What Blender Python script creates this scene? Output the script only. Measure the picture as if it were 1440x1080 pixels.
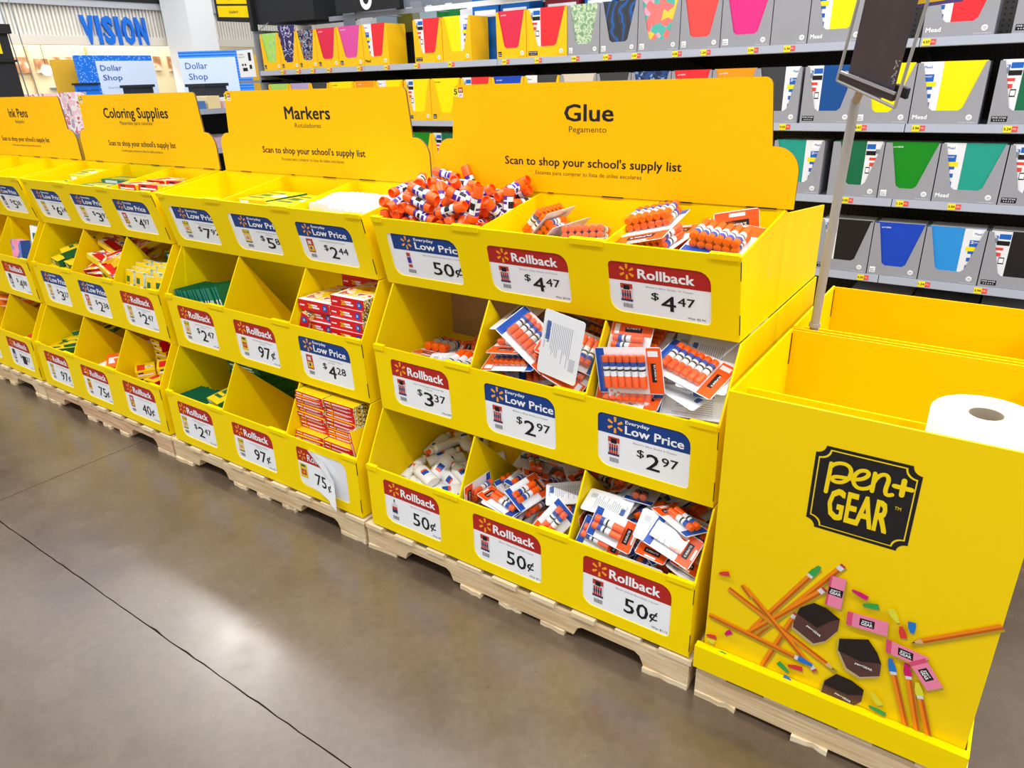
import bpy, math, random
from mathutils import Vector, Matrix, Quaternion
from mathutils.geometry import tessellate_polygon
random.seed(11)
scene = bpy.context.scene
for ob in list(bpy.data.objects):
    bpy.data.objects.remove(ob)
COL = scene.collection

# ------------------------------------------------------------------ camera
cam_data = bpy.data.cameras.new('camera')
cam = bpy.data.objects.new('camera', cam_data)
COL.objects.link(cam)
cam_data.sensor_width = 36.0
cam_data.lens = 1004.54 / 1440 * 36.0
cam_data.clip_start = 0.02
cam_data.clip_end = 100
R_ = Vector((0.81978473, 0.57183663, -0.03091712))
U_ = Vector((-0.203061, 0.34073928, 0.91796676))
F_ = Vector((-0.53546169, 0.74625707, -0.39545057))
m = Matrix.Identity(4)
for i in range(3):
    m[i][0] = R_[i]; m[i][1] = U_[i]; m[i][2] = -F_[i]
m[0][3], m[1][3], m[2][3] = 1.69079, -1.43081, 1.53987
cam.matrix_world = m
scene.camera = cam

# ------------------------------------------------------------------ world, lamps, exposure
world = bpy.data.worlds.new('store_ambient_fill')  # even ambient fill standing in for the store's overhead light; no ceiling built
scene.world = world
world.use_nodes = True
bg = world.node_tree.nodes['Background']
bg.inputs['Color'].default_value = (0.93, 0.97, 1.0, 1)
bg.inputs['Strength'].default_value = 0.76
scene.view_settings.view_transform = 'Standard'
scene.view_settings.look = 'None'
scene.view_settings.exposure = 0.0
scene.view_settings.gamma = 1.0
scene.view_settings.use_curve_mapping = False

def lamp(name, loc, sx, sy, power, color=(1, 0.98, 0.95)):
    d = bpy.data.lights.new(name, 'AREA')
    d.shape = 'RECTANGLE'; d.size = sx; d.size_y = sy; d.energy = power; d.color = color
    o = bpy.data.objects.new(name, d); o.location = loc
    COL.objects.link(o)
    return o
for lx in (-10.5, -7.5, -4.5, -1.5, 1.5, 4.5):
    lamp('ceiling_and_fill_lamp', (lx, -2.0, 5.4), 2.8, 0.12, 84)
for lx in (-12.6, -9.3, -6.0):
    lamp('ceiling_and_fill_lamp', (lx, 2.6, 5.4), 1.1, 0.25, 58)
lamp('floor_reflection_fill', (-7.0, 2.0, 5.6), 14.0, 2.2, 150, (0.97, 0.98, 1.0))  # unseen area light added so its reflection brightens the floor band
for ly in (5.5, 8.5):  # rows added as fill for the far background, not known fixtures
    for lx in (-12, -8, -4, 0):
        lamp('ceiling_and_fill_lamp', (lx, ly, 5.4), 2.6, 0.2, 60)
for ly in (-2.5, 2.5):
    lamp('ceiling_and_fill_lamp', (5.2, ly, 5.4), 0.25, 3.0, 135)
for lx in (-0.5, 2.8):  # row added to brighten the shelf fronts and the right-hand floor
    lamp('ceiling_and_fill_lamp', (lx, 0.9, 5.4), 2.4, 0.2, 75 if lx < 1 else 115)

for ly in (5.0, 8.0):  # unseen fill added to brighten the shop interior
    lamp('shop_interior_fill', (-14.9, ly, 3.3), 0.5, 2.6, 55, (1, 0.94, 0.82))

# ------------------------------------------------------------------ helpers
def lin(h):
    h = h.lstrip('#')
    c = [int(h[i:i + 2], 16) / 255 for i in (0, 2, 4)]
    return tuple((x / 12.92 if x <= 0.04045 else ((x + 0.055) / 1.055) ** 2.4) for x in c) + (1,)

MATS = {}
def mat(name, hexc, rough=0.55, metal=0.0, spec=0.35, noise=0.0, nscale=6.0, coat=0.0, emit=0.0, alpha=1.0):
    if name in MATS:
        return MATS[name]
    m = bpy.data.materials.new(name); m.use_nodes = True
    nt = m.node_tree; b = nt.nodes['Principled BSDF']
    c = lin(hexc)
    b.inputs['Base Color'].default_value = c
    b.inputs['Roughness'].default_value = rough
    b.inputs['Metallic'].default_value = metal
    b.inputs['Specular IOR Level'].default_value = spec
    b.inputs['Coat Weight'].default_value = coat
    b.inputs['Coat Roughness'].default_value = 0.12
    if emit:
        b.inputs['Emission Color'].default_value = c
        b.inputs['Emission Strength'].default_value = emit
    if noise:
        tc = nt.nodes.new('ShaderNodeTexCoord'); n = nt.nodes.new('ShaderNodeTexNoise')
        n.inputs['Scale'].default_value = nscale; n.inputs['Detail'].default_value = 4
        r = nt.nodes.new('ShaderNodeMapRange')
        r.inputs[1].default_value = 0.3; r.inputs[2].default_value = 0.7
        r.inputs[3].default_value = 1 - noise; r.inputs[4].default_value = 1 + noise
        h = nt.nodes.new('ShaderNodeHueSaturation'); h.inputs['Color'].default_value = c
        nt.links.new(tc.outputs['Object'], n.inputs['Vector']); nt.links.new(n.outputs['Fac'], r.inputs[0])
        nt.links.new(r.outputs[0], h.inputs['Value']); nt.links.new(h.outputs[0], b.inputs['Base Color'])
    MATS[name] = m
    return m

def nodes_of(name, rough=0.5, spec=0.35):
    m = bpy.data.materials.new(name); m.use_nodes = True
    nt = m.node_tree; b = nt.nodes['Principled BSDF']
    b.inputs['Roughness'].default_value = rough; b.inputs['Specular IOR Level'].default_value = spec
    MATS[name] = m
    return m, nt, b

def clear_mat(name, fac=0.16, rough=0.08, tint=(1, 1, 1, 1)):
    m = bpy.data.materials.new(name); m.use_nodes = True
    nt = m.node_tree; nt.nodes.clear()
    o = nt.nodes.new('ShaderNodeOutputMaterial'); t = nt.nodes.new('ShaderNodeBsdfTransparent'); t.inputs[0].default_value = tint
    g = nt.nodes.new('ShaderNodeBsdfGlossy'); g.inputs['Roughness'].default_value = rough
    mx = nt.nodes.new('ShaderNodeMixShader'); mx.inputs[0].default_value = fac
    nt.links.new(t.outputs[0], mx.inputs[1]); nt.links.new(g.outputs[0], mx.inputs[2]); nt.links.new(mx.outputs[0], o.inputs[0])
    MATS[name] = m
    return m

def ramp_mat(name, stops, kind='noise', scale=20.0, rough=0.5, detail=2.0, const=True):
    m, nt, b = nodes_of(name, rough)
    tc = nt.nodes.new('ShaderNodeTexCoord')
    if kind == 'voronoi':
        t = nt.nodes.new('ShaderNodeTexVoronoi'); out = t.outputs['Color']
    elif kind == 'voronoi_d':
        t = nt.nodes.new('ShaderNodeTexVoronoi'); out = t.outputs['Distance']
    elif kind == 'wave':
        t = nt.nodes.new('ShaderNodeTexWave'); t.inputs['Distortion'].default_value = 12; out = t.outputs['Fac']
    else:
        t = nt.nodes.new('ShaderNodeTexNoise'); t.inputs['Detail'].default_value = detail; out = t.outputs['Fac']
    t.inputs['Scale'].default_value = scale
    nt.links.new(tc.outputs['Object'], t.inputs['Vector'])
    if kind == 'voronoi':
        s = nt.nodes.new('ShaderNodeSeparateColor'); nt.links.new(out, s.inputs[0]); out = s.outputs[0]
    r = nt.nodes.new('ShaderNodeValToRGB'); cr = r.color_ramp
    if const: cr.interpolation = 'CONSTANT'
    while len(cr.elements) < len(stops): cr.elements.new(0.5)
    for e, (p, c) in zip(cr.elements, stops):
        e.position = p; e.color = lin(c)
    nt.links.new(out, r.inputs[0]); nt.links.new(r.outputs[0], b.inputs['Base Color'])
    return m

class MB:
    """collects faces and links them as ONE mesh object"""
    def __init__(s, M=None):
        s.v = []; s.f = []; s.m = []; s.M = M
    def add(s, vs, fs, mi=0, M=None):
        n = len(s.v)
        for p in vs:
            p = Vector(p)
            if M is not None: p = M @ p
            if s.M is not None: p = s.M @ p
            s.v.append(p[:])
        for i, f in enumerate(fs):
            s.f.append([n + k for k in f]); s.m.append(mi[i] if isinstance(mi, (list, tuple)) else mi)
        return s
    def box(s, x0, x1, y0, y1, z0, z1, mi=0, M=None):
        vs = [(x, y, z) for x in (x0, x1) for y in (y0, y1) for z in (z0, z1)]
        return s.add(vs, [(0, 1, 3, 2), (4, 6, 7, 5), (0, 4, 5, 1), (2, 3, 7, 6), (0, 2, 6, 4), (1, 5, 7, 3)], mi, M)
    def quad(s, a, b, c, d, mi=0, M=None):
        return s.add([a, b, c, d], [(0, 1, 2, 3)], mi, M)
    def prism(s, poly, axis, a, b, mi=0, M=None, holes=(), side=None):
        """poly 2-D outline extruded from a to b along axis (0 x: (y,z); 1 y: (x,z); 2 z: (x,y))"""
        def p3(p, d):
            return {0: (d, p[0], p[1]), 1: (p[0], d, p[1]), 2: (p[0], p[1], d)}[axis]
        loops = [list(poly)] + [list(h) for h in holes]
        flat = [p for l in loops for p in l]
        tris = tessellate_polygon([[Vector((p[0], p[1], 0)) for p in l] for l in loops])
        n = len(flat)
        vs = [p3(p, a) for p in flat] + [p3(p, b) for p in flat]
        fs = [tuple(t) for t in tris] + [tuple(n + k for k in reversed(t)) for t in tris]
        ms = [mi] * len(fs)
        k = 0
        for l in loops:
            L = len(l)
            for i in range(L):
                j = (i + 1) % L
                fs.append((k + i, k + j, n + k + j, n + k + i)); ms.append(mi if side is None else side)
            k += L
        return s.add(vs, fs, ms, M)
    def cyl(s, p0, p1, r0, r1=None, n=12, mi=0, caps=True, M=None, capmi=None):
        p0 = Vector(p0); p1 = Vector(p1); r1 = r0 if r1 is None else r1
        d = (p1 - p0).normalized(); a = d.orthogonal().normalized(); b = d.cross(a)
        vs = []
        for p, r in ((p0, r0), (p1, r1)):
            for i in range(n):
                t = 2 * math.pi * i / n
                vs.append(p + (a * math.cos(t) + b * math.sin(t)) * r)
        fs = [(i, (i + 1) % n, n + (i + 1) % n, n + i) for i in range(n)]; ms = [mi] * n
        if caps:
            fs += [tuple(reversed(range(n))), tuple(range(n, 2 * n))]; ms += [mi if capmi is None else capmi] * 2
        return s.add(vs, fs, ms, M)
    def lathe(s, prof, n=14, M=None, sy=1.0):
        """prof: list of (r, z, mi)"""
        vs = []; fs = []; ms = []
        for r, z, _ in prof:
            for i in range(n):
                t = 2 * math.pi * i / n
                vs.append((r * math.cos(t), r * sy * math.sin(t), z))
        for k in range(len(prof) - 1):
            for i in range(n):
                fs.append((k * n + i, k * n + (i + 1) % n, (k + 1) * n + (i + 1) % n, (k + 1) * n + i)); ms.append(prof[k][2])
        fs.append(tuple(reversed(range(n)))); ms.append(prof[0][2])
        fs.append(tuple(range((len(prof) - 1) * n, len(prof) * n))); ms.append(prof[-1][2])
        return s.add(vs, fs, ms, M)
    def text(s, st, x, z, w, h, mi=0, bold=0.0, y=0.0, align='L', M=None, shear=0.0):
        """writing in the plane y, cap height h, total width w (0 = natural)"""
        vs, fs, W, H = glyphs(st)
        sz = h / H; sx = (w / W) if w else sz
        tw = W * sx
        ox = x - (tw / 2 if align == 'C' else tw if align == 'R' else 0)
        b = bold * 0.75
        offs = [(0, 0)] if b <= 0 else [(0, 0), (b, b * .6), (-b, b * .6), (b, -b * .6), (-b, -b * .6)]
        for k, (du, dv) in enumerate(offs):     # heavier lettering: copies a hair apart
            s.add([(ox + (p[0] + du + shear * p[1]) * sx, y - k * 0.00003, z + (p[1] + dv) * sz) for p in vs], fs, mi, M)
        return s
    def build(s, name, mats, parent=None, smooth=False, loc=None):
        me = bpy.data.meshes.new(name)
        me.from_pydata(s.v, [], s.f)
        if not isinstance(mats, (list, tuple)): mats = [mats]
        for mm in mats: me.materials.append(mm)
        me.polygons.foreach_set('material_index', s.m)
        if smooth: me.polygons.foreach_set('use_smooth', [True] * len(s.f))
        me.update()
        if smooth:
            me.set_sharp_from_angle(angle=math.radians(40))
        o = bpy.data.objects.new(name, me)
        COL.objects.link(o)
        if parent is not None: o.parent = parent
        if loc is not None: o.location = loc
        return o

_G = {}
def glyphs(st, bold=0.0):
    key = (st, bold)
    if key in _G: return _G[key]
    def mesh_of(t):
        cu = bpy.data.curves.new('lettering', 'FONT'); cu.body = t; cu.size = 1; cu.offset = bold
        cu.resolution_u = 2; cu.fill_mode = 'BOTH'
        o = bpy.data.objects.new('lettering', cu); COL.objects.link(o)
        dg = bpy.context.evaluated_depsgraph_get()
        me = bpy.data.meshes.new_from_object(o.evaluated_get(dg))
        vs = [v.co[:] for v in me.vertices]; fs = [tuple(p.vertices) for p in me.polygons]
        bpy.data.objects.remove(o); bpy.data.curves.remove(cu); bpy.data.meshes.remove(me)
        return vs, fs
    if ('H', bold) not in _G and st != 'H':
        glyphs('H', bold)
    vs, fs = mesh_of(st)
    if not vs: vs = [(0, 0, 0)]; fs = []
    x0 = min(v[0] for v in vs); x1 = max(v[0] for v in vs)
    if st == 'H': H = max(v[1] for v in vs)
    else: H = _G[('H', bold)][3]
    vs = [(v[0] - x0, v[1]) for v in vs]
    _G[key] = (vs, fs, max(x1 - x0, 1e-4), H)
    return _G[key]

def empty(name, loc=(0, 0, 0), label=None, cat=None, group=None, rot=None):
    o = bpy.data.objects.new(name, None); COL.objects.link(o)
    o.location = loc; o.empty_display_size = 0.05
    if rot is not None: o.rotation_euler = rot
    return tag(o, label, cat, group)
def tag(o, label=None, cat=None, group=None, kind=None):
    if label: o['label'] = label
    if cat: o['category'] = cat
    if group: o['group'] = group
    if kind: o['kind'] = kind
    return o
def nth(k): return ['first', 'second', 'third', 'fourth', 'fifth', 'sixth', 'seventh', 'eighth', 'ninth', 'tenth', 'eleventh', 'twelfth', 'thirteenth', 'fourteenth', 'fifteenth', 'sixteenth', 'seventeenth', 'eighteenth', 'nineteenth', 'twentieth', 'twenty-first', 'twenty-second'][k]
KIDS = {}
def kids(o):
    return [c for c in bpy.data.objects if c.parent == o]
def copy_tree(o, cache=None):
    if o.name not in KIDS:
        KIDS[o.name] = [(c, [g for g in kids(c)]) for c in kids(o)]
    r = o.copy(); COL.objects.link(r)
    for c, gs in KIDS[o.name]:
        cc = c.copy(); COL.objects.link(cc); cc.parent = r
        for g in gs:
            gg = g.copy(); COL.objects.link(gg); gg.parent = cc
    return r
def rrect(x0, x1, z0, z1, r, n=5, rs=None):
    """rounded outline, radii per corner order bl, br, tr, tl"""
    rs = rs or (r, r, r, r); out = []
    for (cx, cz, a0), q in zip(((x0, z0, 180), (x1, z0, 270), (x1, z1, 0), (x0, z1, 90)), rs):
        sx = 1 if cx == x0 else -1; sz = 1 if cz == z0 else -1
        for k in range(n + 1):
            a = math.radians(a0 + 90 * k / n)
            out.append((cx + sx * q + q * math.cos(a), cz + sz * q + q * math.sin(a)))
    return out

# ------------------------------------------------------------------ materials
YEL = mat('yellow_cardboard', '#FBDA00', 0.45, spec=0.10, noise=0.02, nscale=3)
YEL2 = mat('golden_print_and_bounce_cardboard', '#FDC200', 0.45, spec=0.12, noise=0.015, nscale=3)  # header ink; inside the tall bins it paints in bounced yellow light
KRAFT = mat('kraft_cardboard', '#A98757', 0.8, noise=0.06, nscale=14)
KEDGE = mat('cut_cardboard_edge', '#6E5338', 0.85)
WHITE = mat('white_card', '#F4F7FC', 0.4)
WHITE2 = mat('white_backing', '#E6E8EE', 0.5)
BLACK = mat('black_ink', '#14141A', 0.5)
DGREY = mat('dark_grey_ink', '#4A4620', 0.5)
RED = mat('rollback_red', '#B3221C', 0.45)
BLUE = mat('price_blue', '#123C86', 0.45)
SPARK = mat('spark_yellow', '#F6A81C', 0.45)
GREYINK = mat('grey_ink', '#6A6E78', 0.5)
ORANGE = mat('orange_plastic', '#FF6212', 0.28, spec=0.5)
PURPLE = mat('purple_print', '#4A2AA0', 0.35)
LBLUE = mat('blue_print', '#1D4FB0', 0.35)
CARDRED = mat('red_orange_print', '#F45A1C', 0.35)
PAPER = mat('white_print', '#EEF0F4', 0.45)
SILVER = mat('galvanised_metal', '#B9BDC6', 0.35, metal=0.6)
SHELFM = mat('shelf_grey_metal', '#8C93A2', 0.45, metal=0.15)
STRIP = mat('price_rail_grey', '#A9B0C0', 0.35)
PEG = None
BLK = mat('black_steel', '#1B1C20', 0.5)
POLEM = mat('grey_painted_pole', '#9A9A98', 0.45)
CLEAR = clear_mat('clear_blister_plastic', 0.10)
WOODS = []
def wood(name, c0, c1, seed):
    m, nt, b = nodes_of(name, 0.75, 0.2)
    tc = nt.nodes.new('ShaderNodeTexCoord'); mp = nt.nodes.new('ShaderNodeMapping')
    mp.inputs['Scale'].default_value = (1.2, 14, 22); mp.inputs['Location'].default_value = (seed, seed * 2, seed)
    n = nt.nodes.new('ShaderNodeTexNoise'); n.inputs['Scale'].default_value = 3.0; n.inputs['Detail'].default_value = 6; n.inputs['Distortion'].default_value = 1.2
    r = nt.nodes.new('ShaderNodeValToRGB'); r.color_ramp.elements[0].position = 0.3; r.color_ramp.elements[1].position = 0.72
    r.color_ramp.elements[0].color = lin(c0); r.color_ramp.elements[1].color = lin(c1)
    nt.links.new(tc.outputs['Object'], mp.inputs[0]); nt.links.new(mp.outputs[0], n.inputs['Vector']); nt.links.new(n.outputs['Fac'], r.inputs[0]); nt.links.new(r.outputs[0], b.inputs['Base Color'])
    bp = nt.nodes.new('ShaderNodeBump'); bp.inputs['Strength'].default_value = 0.25; bp.inputs['Distance'].default_value = 0.002
    nt.links.new(n.outputs['Fac'], bp.inputs['Height']); nt.links.new(bp.outputs[0], b.inputs['Normal'])
    return m
WOODA = wood('pale_pine', '#C9A878', '#EBD7B4', 1)
WOODB = wood('pale_pine_end', '#D8BD90', '#F3E4C6', 4)
WOODC = wood('pinkish_pine', '#C29A74', '#E3C3A0', 7)

# ------------------------------------------------------------------ floor slabs with open joints
def concrete():
    m, nt, b = nodes_of('polished_concrete', 0.2, 0.95)
    b.inputs['Coat Weight'].default_value = 0.25; b.inputs['Coat Roughness'].default_value = 0.3
    tc = nt.nodes.new('ShaderNodeTexCoord')
    def noise(sc, det, dist=0.0):
        n = nt.nodes.new('ShaderNodeTexNoise'); n.inputs['Scale'].default_value = sc; n.inputs['Detail'].default_value = det; n.inputs['Distortion'].default_value = dist
        nt.links.new(tc.outputs['Object'], n.inputs['Vector']); return n
    big = noise(1.6, 5, 0.6); fine = noise(38, 6); mid = noise(7, 5, 0.4)
    r = nt.nodes.new('ShaderNodeValToRGB'); e = r.color_ramp.elements
    e[0].position = 0.3; e[0].color = lin('#57483A'); e[1].position = 0.7; e[1].color = lin('#6A5A4B')
    nt.links.new(big.outputs['Fac'], r.inputs[0])
    mx = nt.nodes.new('ShaderNodeMix'); mx.data_type = 'RGBA'; mx.blend_type = 'MULTIPLY'; mx.inputs[0].default_value = 1
    r2 = nt.nodes.new('ShaderNodeValToRGB'); e = r2.color_ramp.elements
    e[0].position = 0.3; e[0].color = (0.86, 0.86, 0.86, 1); e[1].position = 0.7; e[1].color = (1.06, 1.05, 1.04, 1)
    nt.links.new(fine.outputs['Fac'], r2.inputs[0])
    nt.links.new(r.outputs[0], mx.inputs[6]); nt.links.new(r2.outputs[0], mx.inputs[7])
    mx2 = nt.nodes.new('ShaderNodeMix'); mx2.data_type = 'RGBA'; mx2.blend_type = 'MULTIPLY'; mx2.inputs[0].default_value = 1
    r3 = nt.nodes.new('ShaderNodeValToRGB'); e = r3.color_ramp.elements
    e[0].position = 0.33; e[0].color = (0.9, 0.89, 0.88, 1); e[1].position = 0.6; e[1].color = (1.03, 1.03, 1.03, 1)
    nt.links.new(mid.outputs['Fac'], r3.inputs[0]); nt.links.new(mx.outputs[2], mx2.inputs[6]); nt.links.new(r3.outputs[0], mx2.inputs[7])
    # scuffs: sparse dark specks
    nz = noise(26, 2.5)
    sp = nt.nodes.new('ShaderNodeMapRange'); sp.inputs[1].default_value = 0.735; sp.inputs[2].default_value = 0.775; sp.inputs[3].default_value = 1.0; sp.inputs[4].default_value = 0.5
    nt.links.new(nz.outputs['Fac'], sp.inputs[0])
    mx3 = nt.nodes.new('ShaderNodeMix'); mx3.data_type = 'RGBA'; mx3.blend_type = 'MULTIPLY'; mx3.inputs[0].default_value = 1
    cmb = nt.nodes.new('ShaderNodeCombineColor')
    for k in range(3): nt.links.new(sp.outputs[0], cmb.inputs[k])
    nt.links.new(mx2.outputs[2], mx3.inputs[6]); nt.links.new(cmb.outputs[0], mx3.inputs[7])
    nt.links.new(mx3.outputs[2], b.inputs['Base Color'])
    rr = nt.nodes.new('ShaderNodeMapRange'); rr.inputs[1].default_value = 0.3; rr.inputs[2].default_value = 0.7; rr.inputs[3].default_value = 0.20; rr.inputs[4].default_value = 0.29
    nt.links.new(mid.outputs['Fac'], rr.inputs[0]); nt.links.new(rr.outputs[0], b.inputs['Roughness'])
    bp = nt.nodes.new('ShaderNodeBump'); bp.inputs['Strength'].default_value = 0.08; bp.inputs['Distance'].default_value = 0.002
    nt.links.new(fine.outputs['Fac'], bp.inputs['Height']); nt.links.new(bp.outputs[0], b.inputs['Normal'])
    return m
CONC = concrete()
GROUT = mat('dark_joint_filler', '#38302A', 0.9)
fl = MB().box(-26, 12, -8, 16, -0.10, -0.02).build('floor', GROUT)
tag(fl, kind='structure')
def jag(a, b, n, amp, seed):
    rnd = random.Random(seed)
    return [(a[0] + (b[0] - a[0]) * t / n + (rnd.uniform(-amp, amp) if 0 < t < n else 0), a[1] + (b[1] - a[1]) * t / n + (rnd.uniform(-amp, amp) if 0 < t < n else 0)) for t in range(n + 1)]
JX, JY = -1.52, -0.675
hx = jag((-26, JY), (12, JY), 900, 0.0012, 1)
hx2 = [(x, y + 0.0032 + abs(random.gauss(0, 0.0011)) + (0.006 if random.random() < 0.02 else 0)) for x, y in hx]
left = [p for p in hx2 if p[0] < JX - 0.02]; right = [p for p in hx2 if p[0] > JX + 0.02]
vb = jag((JX, JY + 0.006), (JX + 0.12, 16), 60, 0.0, 3)
vb = [(x, y) for x, y in vb]
MB().prism([(-26, -8), (12, -8)] + list(reversed(hx)), 2, -0.03, 0).build('slab', CONC, fl)
MB().prism(left + [(x - 0.0018, y) for x, y in vb] + [(-26, 16)], 2, -0.03, 0).build('slab', CONC, fl)
MB().prism([(12, 16)] + [(x + 0.0018, y) for x, y in reversed(vb)] + right, 2, -0.03, 0).build('slab', CONC, fl)
# ------------------------------------------------------------------ pallets
def pallet(ox, width, label, notches=((0.19, 0.387), (0.861, 1.07)), seed=0, wm=0):
    rnd = random.Random(seed)
    t = empty('pallet', (ox, 0, 0), label, 'pallet', 'wooden pallets under the displays')
    W0 = [WOODA, WOODC][wm]
    n = max(4, round(width / 0.137))
    for k in range(n):
        w = 0.085 + rnd.uniform(-0.012, 0.012)
        cx = 0.045 + (width - 0.09) * k / (n - 1)
        y0 = -0.004 + rnd.uniform(-0.004, 0.003)
        MB().box(cx - w / 2, cx + w / 2, y0, 1.0, 0.088, 0.1035).build('deck_board', [WOODB], t)
    for y in (0.0, 0.48, 0.96):
        poly = [(0.004, 0.016)]
        for a, b in notches:
            if b < width:
                poly += [(a - 0.008, 0.016), (a + 0.004, 0.045), (a + 0.02, 0.055), (b - 0.02, 0.055), (b - 0.004, 0.045), (b + 0.008, 0.016)]
        poly += [(width - 0.004, 0.016), (width - 0.004, 0.0875), (0.004, 0.0875)]
        MB().prism(poly, 1, y, y + 0.036, 0).build('stringer', W0, t)
    for k, (cx, w) in enumerate([(0.07, 0.13), (0.47, 0.085), (0.62, 0.085), (0.78, 0.085), (width - 0.07, 0.13)] if width > 1 else [(0.06, 0.11), (0.3, 0.085), (width - 0.06, 0.11)]):
        y0 = -0.003 + rnd.uniform(-0.003, 0.003)
        j = [(cx + w / 2, 0.95), (cx - w / 2, 0.95)]
        front = [(cx - w / 2 + w * q / 5, y0 + rnd.uniform(-0.006, 0.004)) for q in range(6)]
        MB().prism(j + front, 2, 0.0, 0.0155).build('bottom_board', [WOODB], t)
    return t
PW = 1.22
pallet(0.004, 1.212, 'pale wooden pallet under the glue display', seed=4)
pallet(0.004 - PW, 1.212, 'pale wooden pallet under the markers display, with a dark notch under the torn price card', seed=2)
pallet(0.004 - 2 * PW, 1.212, 'pinkish wooden pallet under the coloring supplies display', seed=3, wm=1)
pallet(0.004 - 3 * PW, 1.212, 'wooden pallet under the ink pens display at the far left', seed=5)
pallet(1.228, 0.612, 'half pallet with a long front board under the tall eraser and pencil box', notches=(), seed=8)

# ------------------------------------------------------------------ price cards
def barcode(mb, x, z, w, h, mi, y):
    q = 0; k = 0
    while q < w:
        d = (0.6, 1.1, 0.4, 0.8)[k % 4] * w / 14
        mb.quad((x + q, y, z), (x + min(q + d, w), y, z), (x + min(q + d, w), y, z + h), (x + q, y, z + h), mi)
        q += d + w / 22; k += 1

def spark(mb, cx, cz, r, mi, y):
    for k in range(6):
        a = math.radians(90 + 60 * k); c, s = math.cos(a), math.sin(a)
        w0, w1 = r * 0.10, r * 0.17
        pts = [(r * 0.36, -w0), (r * 0.36, w0), (r * 0.93, w1), (r, 0), (r * 0.93, -w1)]
        mb.add([(cx + p * c - q * s, y, cz + p * s + q * c) for p, q in pts], [(0, 1, 2, 3, 4)], mi)

def picture(mb, kind, x, z, w, h, y):
    """small printed product picture; material slots: see PIC"""
    def q(u0, u1, v0, v1, mi, dy=0.0): mb.quad((x + w * u0, y - dy, z + h * v0), (x + w * u1, y - dy, z + h * v0), (x + w * u1, y - dy, z + h * v1), (x + w * u0, y - dy, z + h * v1), mi)
    if kind in ('pack6', 'pack12', 'pack3', 'pack2'):
        q(0, 1, 0, 1, 2); q(0, 1, .72, 1, 1, .0001); q(.25, .75, .66, .92, 0, .0002); q(0, 1, 0, .12, 4, .0001)
        n = 4
        for k in range(n): q(.1 + .8 * k / n, .1 + .8 * (k + .8) / n, .1, .62, 1, .0002); q(.1 + .8 * k / n, .1 + .8 * (k + .8) / n, .28, .45, 4, .0003)
    elif kind == 'stick':
        q(.3, .7, 0, 1, 2); q(.3, .7, .75, 1, 1, .0001); q(.3, .7, 0, .2, 1, .0001); q(.3, .7, .3, .7, 5, .0001)
    elif kind == 'bottle':
        q(.15, .85, 0, .7, 2); q(.15, .85, .08, .5, 4, .0001); q(.15, .85, .32, .5, 1, .0002); q(.35, .65, .7, .82, 2); q(.42, .58, .82, 1, 0)
    elif kind == 'green':
        q(0, 1, 0, 1, 3); q(0, 1, .78, 1, 6, .0001); q(.1, .9, .84, .97, 3, .0002); q(.15, .8, .15, .6, 2, .0001); q(.3, .7, .25, .5, 7, .0002); q(0, 1, 0, .08, 6, .0001)
    elif kind == 'yellow':
        q(0, 1, 0, 1, 3); q(.2, .8, .78, .95, 6, .0001); q(.15, .85, .2, .6, 1, .0001); q(.3, .7, .3, .5, 7, .0002)
    elif kind == 'redyel':
        q(0, 1, 0, 1, 1); q(.1, .9, .1, .5, 3, .0001); q(.2, .7, .6, .85, 2, .0001); q(.3, .6, .2, .4, 5, .0002)
    else:
        q(0, 1, 0, 1, 8); q(.2, .8, .1, .5, 2, .0001)
PIC = [BLACK, mat('picture_red', '#C0392B'), mat('picture_pale', '#D9D4DC'), mat('picture_yellow', '#E8C520'), mat('picture_navy', '#24335E'), PURPLE, mat('picture_green', '#2C6B33'), mat('picture_orange', '#E08A30'), mat('picture_slate', '#3B4258')]

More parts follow.
